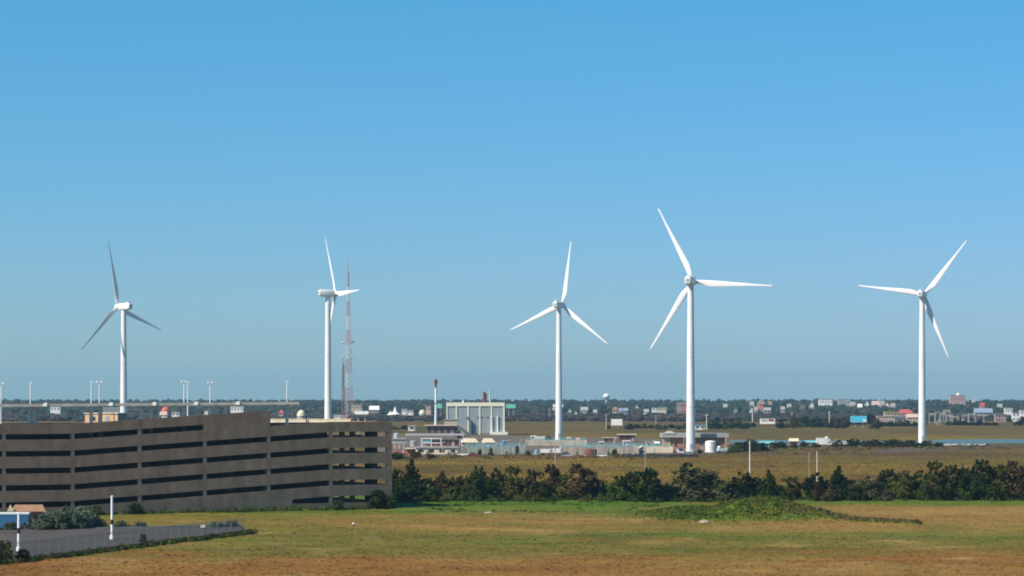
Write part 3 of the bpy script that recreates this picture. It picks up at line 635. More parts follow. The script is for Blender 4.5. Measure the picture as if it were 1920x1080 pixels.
for i, (px, py, h, wd) in enumerate(((58, 1000, 2.6, 5.0), (84, 1001, 3.6, 5.2), (100, 999, 4.3, 5.4), (112, 1000, 4.4, 5.4), (126, 998, 4.8, 5.4), (138, 999, 4.6, 5.6), (152, 997, 4.6, 5.4), (162, 998, 4.2, 5.0), (174, 997, 3.4, 5.0), (188, 997, 2.2, 4.4), (225, 995, 1.6, 4.6), (262, 994, 1.4, 4.4), (20, 1001, 2.0, 5.4), (404, 996, 1.6, 4.0), (434, 995, 1.7, 4.6))):
    d = dep(py) + 4; me, mt = rnd.choice(PROTO[('round', 'bluish')]); x = gx(px, d); o = empty('shrub', (x, d, field_z(x, d) - .15), ('taller ' if h > 3.5 else 'low ' if h < 2.3 else '') + 'pale bluish green bush behind the paved lot' + (' before the blue container' if px < 50 else ' beside the small hut' if px < 90 else ' close to the taller white pole' if 150 < px < 240 else ' inside the fence end' if px > 350 else ' in the open grass' if px > 240 else ' in the thick of the clump'), 'shrub', rnd.uniform(0, 6), 'bushes behind the paved lot')
    for nm, m_ in (('crown', me), ('trunk', mt)):
        c = bpy.data.objects.new(nm, m_); C.objects.link(c); c.parent = o; c.scale = (wd / 6, wd / 6, h / 8)
def marker_pole(px, top, base, b0, b1, label):
    d = dep(base) * (1 - LZ / EYE); x = gx(px, d); o = empty('marker_pole', (x, d, LZ), label, 'pole', 0, 'white poles in the paved lot'); z = lambda py: gz(py, d) - LZ
    MB().tube((0, 0, .55), (0, 0, z(top)), .24, .20, 12).build('shaft', pale_steel, o, True, angle=40)
    MB().lathe([(.245, z(b1)), (.26, z(b1) + .02), (.26, z(b0) - .02), (.245, z(b0))], 14).build('black_band', black, o)
    MB().lathe([(.42, -.1), (.42, .5), (.30, .7)], 14).build('base', pale_steel, o, True, angle=40)
    MB().lathe([(.26, z(top) - .05), (.26, z(top) + .08), (.1, z(top) + .16)], 12).build('cap', pale_steel, o)
marker_pole(35, 963, 1033, 990, 1000, 'white pole with a black band beside the blue container')
marker_pole(210, 931, 1011, 974, 983, 'taller white pole with a black band at the edge of the paved lot')
# blue container and hut
d = dep(1000); o = empty('storage_container', (gx(8, d), d + 3, LZ - .4), 'blue storage container with a white roof rail behind the paved lot', 'container', math.radians(4))
MB().box(-6, 4.0, 0, 2.5, 0, 3.25).build('body', blue, o); MB().box(-6.1, 4.1, -.1, 2.6, 3.25, 3.55).build('roof_rail', pale_steel, o)
for k in range(24): MB().box(-5.8 + k * .41, -5.6 + k * .41, -.05, .02, .15, 3.1).build('rib', blue, o)
d = dep(985); o = empty('small_hut', (gx(52, d), d, 0), 'small hut with an orange roof and cream gable beyond the blue container', 'hut', math.radians(8))
MB().box(-2.9, 3.1, 0, 3.4, 0, 2.9).build('wall', brick, o); MB().prism([(-2.9, 2.9), (-2.9, 2.9)], 0, 1) if False else None
rf = MB(); rf.hexa([(-3.4, -.6, 2.8), (3.6, -.6, 2.8), (3.6, 4, 2.8), (-3.4, 4, 2.8), (-2.6, 1.5, 4.1), (2.9, 1.5, 4.1), (2.9, 1.9, 4.1), (-2.6, 1.9, 4.1)]); rf.build('roof', orange, o)
gb = MB(); gb.v = [(-4.1, -.7, 2.85), (-2.7, -.7, 2.85), (-3.4, -.7, 4.3), (-4.1, -.4, 2.85), (-2.7, -.4, 2.85), (-3.4, -.4, 4.3)]; gb.f = [(0, 1, 2), (5, 4, 3), (0, 3, 4, 1), (1, 4, 5, 2), (2, 5, 3, 0)]; gb.build('gable', cream, o)
MB().box(-.6, .5, -.06, .05, 0, 2.1).build('door', greywall, o); MB().box(1.2, 2.3, -.06, .05, 1, 2).build('window', glass, o)
# small things in the field
d = dep(989); x = gx(663, d); o = empty('field_marker', (x, d, field_z(x, d)), 'small white topped marker post standing alone in the field', 'marker post')
MB().tube((0, 0, -.2), (0, 0, .35), .17, n=10).build('post', black, o); MB().lathe([(.22, .35), (.24, .5), (.2, .62), (.05, .68)], 12).build('cap', pale_steel, o)
def boulder(px, py, w_, h, label):
    d = dep(py); x = gx(px, d); b = MB(); r2 = random.Random(px)
    n, m_ = 14, 7
    for j in range(m_ + 1):
        th_ = math.pi * j / m_
        for k in range(n):
            a = 2 * math.pi * k / n; q = 1 + .3 * noise.noise(Vector((math.cos(a) * 2 + px, math.sin(a) * 2, j * .7))); b.v.append((w_ / 2 * q * math.sin(th_) * math.cos(a), w_ / 2 * q * math.sin(th_) * math.sin(a), h * (.35 + .65 * q * math.cos(th_))))
    b.f = [(j*n+k, j*n+(k+1) % n, (j+1)*n+(k+1) % n, (j+1)*n+k) for j in range(m_) for k in range(n)]
    return tag(b.build('boulder', rock, None, False, (x, d, field_z(x, d))), label, 'boulder')
boulder(1321, 984, 2.2, .7, 'pale rock lying at the foot of the weedy mound'); boulder(916, 966, 2.0, .4, 'low pale rock in the grass behind the field weeds')

# ------------------------------------------------------------------ treatment plant and marsh buildings
def sheet(name, pts, z, m, kind='structure'):
    b = MB(); b.v = [(gx(px, dep(py)), dep(py), z) for px, py in pts]; b.f = [tuple(range(len(pts)))]
    me = b.build(name, m); return tag(me, kind=kind)
sheet('plant_yard', [(700, 857), (1000, 853), (1160, 853), (1330, 852), (1420, 846), (1500, 838), (1640, 838), (1640, 833), (1380, 826), (1180, 822), (960, 817), (700, 815)], 0.05, gravel)
watm = bpy.data.materials.new('pond_water'); watm.use_nodes = True; n_ = watm.node_tree.nodes; l_ = watm.node_tree.links; pb = n_['Principled BSDF']
pb.inputs['Base Color'].default_value = (0.09, 0.135, 0.135, 1); pb.inputs['Roughness'].default_value = 0.45
wn = n_.new('ShaderNodeTexNoise'); wn.inputs['Scale'].default_value = 0.6; wc = n_.new('ShaderNodeTexCoord'); l_.new(wc.outputs['Object'], wn.inputs['Vector'])
wb = n_.new('ShaderNodeBump'); wb.inputs['Strength'].default_value = 0.6; wb.inputs['Distance'].default_value = 0.3; l_.new(wn.outputs[0], wb.inputs['Height']); l_.new(wb.outputs[0], pb.inputs['Normal'])
sheet('pond', [(1742, 832), (1790, 833), (1850, 832), (1960, 831.5), (1960, 823.5), (1850, 823.7), (1770, 824.2), (1735, 827), (1690, 828), (1640, 827), (1560, 825.5), (1368, 825), (1368, 829), (1440, 830.5), (1560, 831), (1640, 830.5), (1700, 831.5)], 0.10, watm)
sheet('dirt_track', [(1640, 852), (1960, 836), (1960, 834), (1850, 835), (1640, 842)], 0.06, mat('bare_mud', (0.085, 0.055, 0.030), 0.95, 0.2, 0.05))

def building(name, label, cat, px0, px1, ytop, ybase, wall, roof, style='flat', d=None, deep=None, rz=0.0, wins=(3, 1), door=True, group=None, eave=0.5, wmat=None, winh=1.3):
    d = d or dep(ybase); W = (px1 - px0) * d / F; H = gz(ytop, d); D = deep or max(5, W * .6); o = empty(name, (gx((px0 + px1) / 2, d), d, 0), label, cat, rz, group)
    hw = W / 2
    if style == 'flat':
        MB().box(-hw + .15, hw - .15, 0, D, 0, H - .45).build('wall', wall, o); MB().box(-hw - eave + .3, hw + eave - .3, -eave, D + eave, H - .45, H).build('roof', roof, o); he = H - .45
    elif style == 'gable':                          # ridge parallel to the front
        he = H * .62; MB().box(-hw + .2, hw - .2, 0, D, 0, he).build('wall', wall, o)
        b = MB(); i = 0; b.v = [(-hw, -eave, he - .1), (hw, -eave, he - .1), (hw, D + eave, he - .1), (-hw, D + eave, he - .1), (-hw, D / 2, H), (hw, D / 2, H)]
        b.f = [(3, 2, 1, 0), (0, 1, 5, 4), (2, 3, 4, 5), (0, 4, 3), (1, 2, 5)]; b.build('roof', roof, o)
    elif style == 'front':                          # gable end faces the front
        he = H * .66; MB().prism([(-hw, 0), (hw, 0), (hw, he), (0, H - .2), (-hw, he)], 0, D).build('wall', wall, o)
        b = MB()
        for s in (-1, 1): b.hexa([(s * (hw + .3), -eave, he - .15), (0, -eave, H - .2), (0, D + eave, H - .2), (s * (hw + .3), D + eave, he - .15), (s * (hw + .3), -eave, he + .1), (0, -eave, H + .1), (0, D + eave, H + .1), (s * (hw + .3), D + eave, he + .1)])
        b.build('roof', roof, o)
    elif style == 'hip':
        he = H * .62; MB().box(-hw + .2, hw - .2, 0, D, 0, he).build('wall', wall, o); q = min(hw * .6, D * .4)
        MB().hexa([(-hw - eave, -eave, he), (hw + eave, -eave, he), (hw + eave, D + eave, he), (-hw - eave, D + eave, he), (-hw + q, D * .45, H), (hw - q, D * .45, H), (hw - q, D * .55, H), (-hw + q, D * .55, H)]).build('roof', roof, o)
    nc, nr = wins; wm = wmat or glass
    for r in range(nr):
        for c in range(nc):
            x = -hw + W * (c + .5) / nc; z = he * (r + .55) / nr; ww = min(W / nc * .5, 2.6); wh = min(winh, he / nr * .45)
            MB().box(x - ww / 2, x + ww / 2, -.06, .05, z - wh / 2, z + wh / 2).build('window', wm, o)
    if door: MB().box(hw * .55, hw * .55 + min(1.4, W * .15), -.08, .05, 0, min(2.4, he * .75)).build('door', greywall, o)
    return o

building('cable_box', 'small white cable box inside the far end of the fence', 'cable box', 377, 384, 985, 998, whitewall, whitewall, 'flat', wins=(1, 1), door=False, eave=.35, deep=1.0)
# main process hall
d = dep(815); S = d / F; o = empty('process_hall', (gx(891.5, d), d, 0), 'large grey clad process hall with cream frame at the treatment plant', 'industrial building'); W = 109 * S; H = gz(755, d); hw = W / 2
MB().box(-hw + .3, hw - .3, .35, 26, 0, H - .2).build('wall', greywall, o)
xs = [-hw + .4, -hw + W * .172, -hw + W * .375, -hw + W * .575, -hw + W * .775, hw - .4]
for a, c in zip(xs[:-1], xs[1:]):
    pn = MB(); pn.box(a + .35, c - .35, .08, .36, .8, H - 2.6)
    po = pn.build('cladding_panel', panel_m, o); k = a + .6
    rb = MB()
    while k < c - .5: rb.box(k, k + .18, .0, .079, .9, H - 2.65); k += .75
    rb.build('cladding_ribs', panel_m, po)
for k, x in enumerate(xs): MB().box(x - .45, x + .45, -.35, .34, 0, H - 2.4).build('frame_column', frame_m, o)
MB().box(-hw - .1, hw + .1, -.45, .34, H - 2.4, H).build('frame_beam', frame_m, o); MB().box(-hw - .1, hw + .1, .35, 26.2, H - .19, H + .1).build('roof', roofgrey, o)
b = MB(); xd = -hw + 46 * S; b.tube((xd, -1.2, .2), (xd, -1.2, 9.0), .85, n=12); b.tube((xd, -1.2, 8.6), (xd - 2.6, -.5, 11.8), .95, .8, n=12); b.build('exhaust_duct', mat('dark_duct', (.08, .12, .15), .6), o)
for px in (897, 904, 915): x = -hw + (px - 837) * S; MB().box(x - .6, x + .6, -.06, .075, H - 10.6, H - 9.6).build('vent_opening', black, o)
x = -hw + (920.5 - 837) * S; MB().box(x - .5, x + .9, -.9, -.4, 0, 12.6).build('white_duct', whitewall, o)
x = -hw + (933 - 837) * S; MB().tube((x, -.7, 1), (x, -.7, 12.8), .42, n=10).build('vent_pipe', pale_steel, o)
MB().box(-hw + 83 * S, -hw + 115 * S, -5, -.5, 0, 1.9).build('loading_dock', whitewall, o)
x = -hw + (854 - 837) * S
for px, py, r, m_ in ((907.5, 735, .95, rust), (918.5, 732, .62, steel), (911.5, 738, .55, rust)):
    x = -hw + (px - 837) * S; MB().tube((x, 6, H), (x, 6, gz(py, d + 6)), r, n=14).build('roof_stack', m_, o, True, angle=40)
MB().lathe([(.9, H + .1), (.5, H + 1.0), (.1, H + 1.5)], 12, Matrix.Translation((-hw + (868 - 837) * S, 5, 0))).build('roof_cowl', frame_m, o)
building('plant_office', 'low brown plant office with a pale overhanging roof beside the process hall', 'building', 799, 859, 797, 818, brick, mat('pale_roof', (.55, .47, .38), .85), 'flat', wins=(5, 1), eave=1.6, winh=3.0)
building('roof_plant_room', 'tan plant room block rising behind the pale roofed plant office', 'building', 832, 859, 786, 817, tanwall, roofgrey, 'flat', wins=(2, 1))
d = dep(818); o = empty('inclined_conveyor', (gx(857, d), d - 4, 0), 'inclined enclosed conveyor sloping down beside the plant office', 'conveyor'); b = MB(); b.hexa([(0, 0, 5.8), (8.4, 0, 0), (8.4, 2.5, 0), (0, 2.5, 5.8), (0, 0, 7.9), (8.6, 0, 1.6), (8.6, 2.5, 1.6), (0, 2.5, 7.9)]); b.build('casing', mat('conveyor_grey', (.13, .12, .15), .8), o); b = MB(); b.hexa([(-.1, -.1, 7.9), (8.7, -.1, 1.65), (8.7, 2.6, 1.65), (-.1, 2.6, 7.9), (-.1, -.1, 8.3), (8.7, -.1, 2.0), (8.7, 2.6, 2.0), (-.1, 2.6, 8.3)]); b.build('cover', greywall, o)
for x in (1.5, 4.5): MB().box(x - .15, x + .15, .2, .5, 0, 5.2 - x * .7).build('leg', steel, o)
d = dep(812); o = empty('vent_stack', (gx(817, d), d, 0), 'slender white exhaust stack with a rusty flared top', 'chimney stack'); zt = gz(711, d)
MB().lathe([(1.05, 0), (.95, 6), (.72, 14), (.66, zt - 6)], 18).build('shaft', pale_steel, o, True, angle=40); MB().lathe([(.68, zt - 6), (.75, zt - 5), (1.15, zt - 2.6), (1.3, zt - 1.2), (1.0, zt)], 18).build('flared_top', rust, o, True, angle=40)
MB().lathe([(1.3, 21), (1.3, 21.3), (.8, 21.3)], 16).build('ring_platform', rust, o)
o2 = building('pump_house', 'brick pump house with grey louvred upper storey beside the garage end', 'building', 728, 761, 822, 852, redbrick, roofgrey, 'flat', wins=(4, 1), wmat=greywall, winh=2.6)
d = dep(852); MB().box(-4.6, 4.2, -.12, .1, 4.6, 7.0).build('louvre_band', greywall, o2)
# canopies over the clarifiers
for px0, px1, lb in ((864, 898, 'cream flat topped tank cover on legs, next to the process hall dock'), (902, 930, 'cream tank cover on legs with a tapered end, further from the pump house')):
    d = dep(845); S = d / F; o = empty('tank_cover', (gx((px0 + px1) / 2, d), d, 0), lb, 'tank cover'); hw = (px1 - px0) / 2 * S; z = gz(829.5, d); z1 = gz(822, d)
    MB().hexa([(-hw, -2.5, z), (hw, -2.5, z), (hw, 4, z), (-hw, 4, z), (-hw + 1.2, -1.6, z1), (hw - 1.8, -1.6, z1), (hw - 1.8, 3, z1), (-hw + 1.2, 3, z1)]).build('cover', cream, o)
    MB().box(-hw + .4, hw - .4, -2.2, 3.8, z - .5, z - .02).build('cover_rim', greywall, o)
    for k in range(4):
        x = -hw + .8 + k * (2 * hw - 1.6) / 3; MB().tube((x, -1.8, 0), (x, -1.8, z - .5), .22, n=8).build('leg', steel, o)
def basin(px0, px1, ybase, h, deep, label, wall=greywall, rail=teal, skew=0.0):
    d = dep(ybase); S = d / F; o = empty('settling_basin', (gx((px0 + px1) / 2, d), d, 0), label, 'basin', skew); hw = (px1 - px0) / 2 * S
    MB().box(-hw, hw, 0, .5, 0, h).build('front_wall', wall, o); MB().box(-hw, hw, deep - .5, deep, 0, h).build('back_wall', wall, o)
    for s in (-1, 1): MB().box(min(s * hw, s * (hw - .5)), max(s * hw, s * (hw - .5)), .502, deep - .502, 0, h).build('side_wall', wall, o)
    MB().box(-hw + .51, hw - .51, .51, deep - .51, 0, h - .5).build('water', watm, o)
    for y in (.25, deep - .25):
        b = MB(); n = max(3, int(hw * 2 / 2.5))
        for z in (h + .5, h + 1.05): b.tube((-hw, y, z), (hw, y, z), .07, n=5)
        for k in range(n + 1): x = -hw + 2 * hw * k / n; b.tube((x, y, h), (x, y, h + 1.05), .07, n=5)
        b.build('railing', rail, o)
    n = max(2, int(hw * 2 / 6))
    for k in range(n + 1): x = -hw + .2 + (2 * hw - .4) * k / n; MB().box(x - .2, x + .2, -.2, -.002, 0, h - .15).build('buttress', wall, o)
    b = MB(); b.box(-hw * .3, -hw * .3 + 1.2, .5, deep - .5, h + .02, h + .15); b.build('walkway', teal, o); return o
lightc = mat('light_concrete', (.50, .43, .33), .85, .12, .2, stain=.25)
basin(872, 985, 851, 3.0, 40, 'long grey green settling basin with turquoise rails below the tank covers', mat('greenish_concrete', (.30, .32, .27), .9, .15, .2, stain=.3))
basin(986, 1100, 836, 2.6, 34, 'pale settling basin with turquoise rails behind the white trailers', lightc)
basin(1052, 1198, 853, 3.4, 42, 'wide concrete settling basin with turquoise rails beside the maroon tank', mat('plant_concrete', (.40, .34, .28), .9, .14, .2, stain=.3))
basin(1190, 1262, 849, 2.6, 20, 'cream walled settling basin next to the brown flat roofed building', cream)
building('filter_building', 'long cream low building with open doorways at the treatment plant', 'building', 779, 858, 838, 852, cream, greywall, 'flat', wins=(4, 1), eave=.5, winh=2.0)
o = building('red_storage_box', 'small red painted storage box at the end of the cream building', 'container', 760, 779, 840, 853, redpaint, cream, 'flat', wins=(1, 1), door=True)
d = dep(848); o = empty('pipe_gantry', (gx(809, d), d - 4, 0), 'white open pipe gantry above the long cream low building', 'gantry'); S = d / F
for x in (-4.5, 0, 4.5):
    for y in (0, 3): MB().box(x - .18, x + .18, y - .18, y + .18, 0, 6.5).build('post', whitewall, o)
for z in (4.2, 6.3): MB().box(-4.7, 4.7, -.2, .2, z, z + .35).build('beam', whitewall, o); MB().box(-4.7, 4.7, 2.8, 3.2, z, z + .35).build('beam', whitewall, o)
MB().box(-3.4, -.6, .3, 2.7, 4.0, 5.8).build('control_cabinet', teal, o)
def trailer(px0, px1, ytop, ybase, paint, label, cat='trailer', rz=0, stripe=None):
    d = dep(ybase); S = d / F; W = (px1 - px0) * S; H = gz(ytop, d); o = empty('box_trailer' if cat == 'trailer' else cat.replace(' ', '_'), (gx((px0 + px1) / 2, d), d, 0), label, cat, rz)
    MB().box(-W / 2, W / 2, 0, 2.5, .9, H).build('body', paint, o); MB().box(-W / 2 - .04, W / 2 + .04, -.04, 2.54, H, H + .08).build('roof_edge', paint, o)
    MB().box(-W / 2 + .3, W / 2 - .3, .3, 2.2, .6, .9).build('chassis', black, o)
    for x in (-W * .35, -W * .22, W * .32):
        for y in (.15, 2.35): MB().lathe([(.48, -.14), (.5, 0), (.48, .14)], 12, Matrix.Translation((x, y, .5)) @ Matrix.Rotation(math.pi / 2, 4, 'X')).build('wheel', tyre, o)
    MB().box(W / 2 - .9, W / 2 - .15, -.05, .01, 1.1, H - .4).build('door', stripe or greywall, o); return o
trailer(1013, 1034, 842, 853, whitewall, 'white box trailer before the plant basin, next to the turquoise tank'); trailer(1036, 1054, 841, 853, whitewall, 'shorter white box trailer beside the larger one at the plant')
def tank(px, width, ytop, ybase, m, label, dome=.1, name='storage_tank', ladder=True):
    d = dep(ybase); S = d / F; r = width * S / 2; H = gz(ytop, d); o = empty(name, (gx(px, d), d + r, 0), label, 'tank')
    MB().lathe([(r, 0), (r, H * (1 - dome)), (r * .7, H * (1 - dome * .35)), (.1, H)], 28).build('shell', m, o, True, angle=35); MB().lathe([(r + .02, H * .5), (r + .1, H * .51), (r + .1, H * .53), (r + .02, H * .54)], 28).build('band', m, o)
    if ladder:
        b = MB()
        for s in (-.25, .25): b.tube((r * .5 + s, -r * .9, 0), (r * .5 + s, -r * .9, H * (1 - dome) + .6), .05, n=5)
        b.build('ladder', steel, o)
    MB().lathe([(r + .4, -.1), (r + .4, .25), (r, .25)], 28).build('base', greywall, o); return o
tank(1006, 8, 843, 852, teal, 'small turquoise tank beside the white box trailers'); tank(1108, 23, 841, 855, maroon, 'squat maroon tank in front of the wide concrete basin')
tank(970, 8, 836, 852, black, 'narrow dark tank between two settling basins'); tank(1085, 10, 821, 833, tan, 'tan round tank behind the turquoise basin rails')
tank(1333, 20, 826, 849, whitewall, 'white cylindrical tank beside the brown flat roofed building'); tank(1349, 7, 836, 848, whitewall, 'small white tank right next to the larger white cylindrical tank')
building('pavilion', 'small pavilion with flat cream roof behind the treatment basins', 'pavilion', 1160, 1191, 814, 828, maroon, cream, 'flat', wins=(3, 1), eave=1.0, winh=2)
building('dark_shed', 'low dark shed with a tan roof edge left of the pavilion', 'shed', 1130, 1156, 820, 830, brick, tanwall, 'flat', wins=(2, 1))
building('white_shed', 'small white shed with tilted roof beside the turbine base at the basins', 'shed', 1001, 1022, 818, 833, whitewall, greywall, 'gable', wins=(2, 1))
building('white_kiosk', 'white kiosk at the wide concrete basin near the pavilion', 'kiosk', 1168, 1182, 826, 838, whitewall, whitewall, 'flat', wins=(2, 1))
building('pump_cabin', 'small cream pump cabin at the corner of the cream walled basin', 'cabin', 1198, 1211, 836, 852, cream, whitewall, 'front', wins=(1, 1))
# brown flat-roofed building behind the largest turbine
d = dep(848); S = d / F; o = empty('control_building', (gx(1305, d), d + 6, 0), 'brown brick control building with wide grey flat roof behind the largest turbine', 'building'); z1 = gz(820.5, d); z2 = gz(813, d)
MB().box(-63 * S, 63 * S, -1.2, 16, z1, z2).build('roof', roofgrey, o); b = MB(); b.hexa([(-58 * S, -1.5, z2), (-36 * S, -1.5, z2), (-36 * S, 8, z2), (-58 * S, 8, z2), (-50 * S, 2, z2 + 1.1), (-44 * S, 2, z2 + 1.1), (-44 * S, 6, z2 + 1.1), (-50 * S, 6, z2 + 1.1)]); b.build('roof_lantern', roofgrey, o)
MB().box(-60 * S, -46 * S, 0, 8, 0, z1 - .01).build('stair_tower', mat('brown_render', (.40, .28, .20), .9, .1, .3), o); MB().box(-45.9 * S, 58 * S, 0.4, 14, 0, z1 - .02).build('wall', mat('russet_brick', (.32, .18, .125), .9, .15, .8), o)
MB().box(56 * S, 59 * S, -1.2, -.4, 0, z1 - .01).build('roof_post', conc_col, o); MB().box(-22 * S, -20.5 * S, -1.2, -.6, 0, z1 - .01).build('roof_post', conc_col, o)
for k in range(6): x = (-38 + k * 16) * S; MB().box(x, x + 4 * S, 0.33, 0.45, 2.6, 4.2).build('window', glass, o)
MB().box(10 * S, 16 * S, 0.32, 0.45, 0, 3).build('door', greywall, o)
building('equipment_box', 'small white equipment box left of the largest turbine base', 'equipment box', 1270, 1283, 838, 849, whitewall, redbrick, 'flat', wins=(1, 1))
# dark retaining wall and clutter
d = dep(857); o = empty('retaining_wall', (gx(1238, d), d, 0), 'dark timber retaining wall below the cream walled basin', 'retaining wall'); S = d / F; k = -72
while k < 72: MB().box(k * S, (k + 5.7) * S, 0, .5, 0, rnd.uniform(1.15, 1.5)).build('plank', mat('dark_timber', (.045, .04, .045), .9, .3, .5), o); k += 6
building('tin_hut', 'white tin hut with red stains beside the plant access road', 'hut', 765, 779, 798, 812, whitewall, pinkwall, 'flat', d=2000, wins=(1, 1), door=True)
def loader(px, ybase, label):
    d = dep(ybase); o = empty('wheel_loader', (gx(px, d), d, 0), label, 'loader', math.radians(20))
    MB().box(-2.6, 1.0, -1.1, 1.1, .9, 2.0).build('body', yellow, o); MB().box(-.9, .9, -.9, .9, 2.0, 3.5).build('cab', glass, o); MB().box(-1, 1, -1, 1, 3.5, 3.65).build('cab_roof', yellow, o)
    b = MB(); b.hexa([(1, -.7, 1.2), (3.2, -.7, .4), (3.2, .7, .4), (1, .7, 1.2), (1, -.7, 1.6), (3.2, -.7, .8), (3.2, .7, .8), (1, .7, 1.6)]); b.build('arm', yellow, o); MB().hexa([(3, -1.4, .1), (4, -1.4, .1), (4, 1.4, .1), (3, 1.4, .1), (3, -1.4, 1.2), (3.3, -1.4, 1.2), (3.3, 1.4, 1.2), (3, 1.4, 1.2)]).build('bucket', yellow, o)
    for x in (-1.7, 1.3):
        for y in (-1.2, 1.2): MB().lathe([(.75, -.3), (.8, 0), (.75, .3)], 14, Matrix.Translation((x, y, .8)) @ Matrix.Rotation(math.pi / 2, 4, 'X')).build('wheel', tyre, o)
loader(1572, 837, 'yellow wheel loader parked by the pond')
def truck(px, ybase, label, cab, box, L=7.0, H=3.4, rz=0):
    d = dep(ybase); o = empty('box_truck', (gx(px, d), d, 0), label, 'truck', rz)
    MB().box(-L / 2, L * .22, -1.2, 1.2, 1, H).build('cargo_box', box, o); MB().prism([(L * .24, .7), (L / 2, .7), (L / 2, 1.5), (L * .42, 2.5), (L * .24, 2.5)], -1.05, 1.05).build('cab', cab, o); MB().box(L * .30, L * .43, -1.08, 1.08, 1.6, 2.25).build('window', glass, o); MB().box(-L / 2, L / 2 - .1, -.9, .9, .6, 1.0).build('chassis', black, o)
    for x in (-L * .32, L * .36):
        for y in (-1, 1): MB().lathe([(.48, -.15), (.5, 0), (.48, .15)], 12, Matrix.Translation((x, y, .5)) @ Matrix.Rotation(math.pi / 2, 4, 'X')).build('wheel', tyre, o)
truck(1545, 837, 'white box truck parked between the pond and the marsh', whitewall, whitewall, 8.0, 4.4); truck(1357, 850, 'pale green flat bodied truck near the small white tank', teal, mat('pale_green', (.50, .66, .56), .6), 6, 2.2, .2); truck(1591, 837, 'grey truck beside the yellow loader', greywall, steel, 6.0, 2.8)
building('boat_shed', 'low shed with a cream roof and dark front by the pond', 'shed', 1480, 1498, 822, 835, brick, cream, 'gable', wins=(2, 1)); building('white_cabin', 'tall white cabin standing behind the white box truck', 'cabin', 1547, 1556, 819, 834, whitewall, whitewall, 'front', wins=(1, 1))
building('pale_boat_house', 'pale blue low boat house at the pond near the olive bushes', 'boat house', 1424, 1452, 827, 838, mat('pale_blue_wall', (.35, .50, .58), .7), teal, 'gable', wins=(3, 1)); building('open_shelter', 'low turquoise roofed shelter behind the white box truck', 'shelter', 1510, 1536, 826, 835, tanwall, teal, 'gable', wins=(3, 1))
building('roadside_hut', 'low pale hut at the road behind the control building', 'hut', 1303, 1322, 797, 806, whitewall, teal, 'flat', wins=(2, 1)); d = dep(834.5)
o = empty('concrete_weir', (gx(1805, d), d, 0), 'low white concrete weir at the near edge of the pond', 'weir'); MB().box(-12, 12, 0, .6, 0, .45).build('sill', whitewall, o)
for k in range(7): MB().box(-12 + k * 3.9, -11.4 + k * 3.9, -.1, .7, 0, .8).build('post', whitewall, o)

d = dep(823); S = d / F; o = empty('pipe_rack', (gx(815, d), d, 0), 'long grey pipe rack on short legs before the plant office', 'pipe rack')
for z in (2.2, 2.9): MB().tube((-55 * S, 0, z), (55 * S, 0, z), .28, n=8).build('pipe', steel, o)
for k in range(9): MB().box((-54 + k * 13.5) * S - .15, (-54 + k * 13.5) * S + .15, -.3, .3, 0, 2.0).build('leg', greywall, o)
for px, yb, m_, lb in ((868, 855, cw, 'white car parked at the end of the cream filter building'), (887, 856, cr, 'red car parked in front of the greenish basin'), (1064, 857, cs, 'silver car parked beside the maroon tank'), (1128, 857, cw, 'white car parked between maroon tank and green bush'), (1290, 853, cs, 'silver car parked at the largest turbine'), (836, 833, cw, 'white car behind the pipe gantry'), (850, 834, cr, 'red car behind the pipe gantry'), (950, 828, cs, 'silver car on the yard past the tank covers')):
    d = dep(yb); car((gx(px, d), d, .06), rnd.uniform(-.3, .3), m_, lb)
tank(775, 12, 826, 838, greywall, 'squat grey tank behind the red storage box'); tank(743, 9, 812, 824, steel, 'steel tank behind the brick pump house'); tank(885, 12, 832, 845, teal, 'turquoise tank under the first cream tank cover'); tank(945, 9, 826, 838, blue, 'blue tank behind the greenish settling basin')
building('brick_store', 'long low dark brick store behind the pipe gantry', 'building', 795, 862, 824, 837, maroon, roofdark, 'flat', wins=(6, 1), door=True)
for px, top, base in ((790, 826, 850), (830, 828, 852), (862, 824, 851), (905, 830, 853), (940, 826, 852), (975, 824, 850), (1060, 828, 853), (1120, 828, 853), (1150, 822, 846), (1222, 826, 850)):
    d = dep(base); H = gz(top, d); o = empty('yard_lamp', (gx(px, d), d - 3, 0), 'thin grey yard lamp post among the treatment basins', 'lamp post', rnd.uniform(-.5, .5), 'yard lamps of the treatment plant')
    MB().tube((0, 0, 0), (0, 0, H), .16, .10, 7).build('pole', steel, o); MB().box(-.15, 1.1, -.12, .12, H - .12, H).build('arm', steel, o); MB().box(.7, 1.3, -.25, .25, H - .3, H - .12).build('lamp_head', pale_steel, o)
for k, (px, yb, w_, m_, lb) in enumerate(((868, 836, 8, whitewall, 'white equipment cabinet beside the tank covers'), (934, 842, 9, greywall, 'grey equipment cabinet past the second tank cover'), (1000, 826, 10, whitewall, 'white blower house left of the upright blade turbine'), (1066, 828, 9, whitewall, 'white blower house right of the upright blade turbine'), (1128, 836, 9, tanwall, 'tan valve hut behind the wide concrete basin'), (1216, 838, 9, whitewall, 'white valve hut behind the cream walled basin'), (1232, 836, 10, greywall, 'grey valve hut close to the control building'), (795, 845, 8, greywall, 'grey cabinet in front of the dark brick store'))):
    building('equipment_hut', lb, 'equipment hut', px - w_ / 2, px + w_ / 2, yb - rnd.uniform(8, 11), yb, m_, roofgrey if k % 2 else whitewall, 'flat' if k % 3 else 'gable', wins=(1, 1))
PB = 'bushes among the plant and pond'
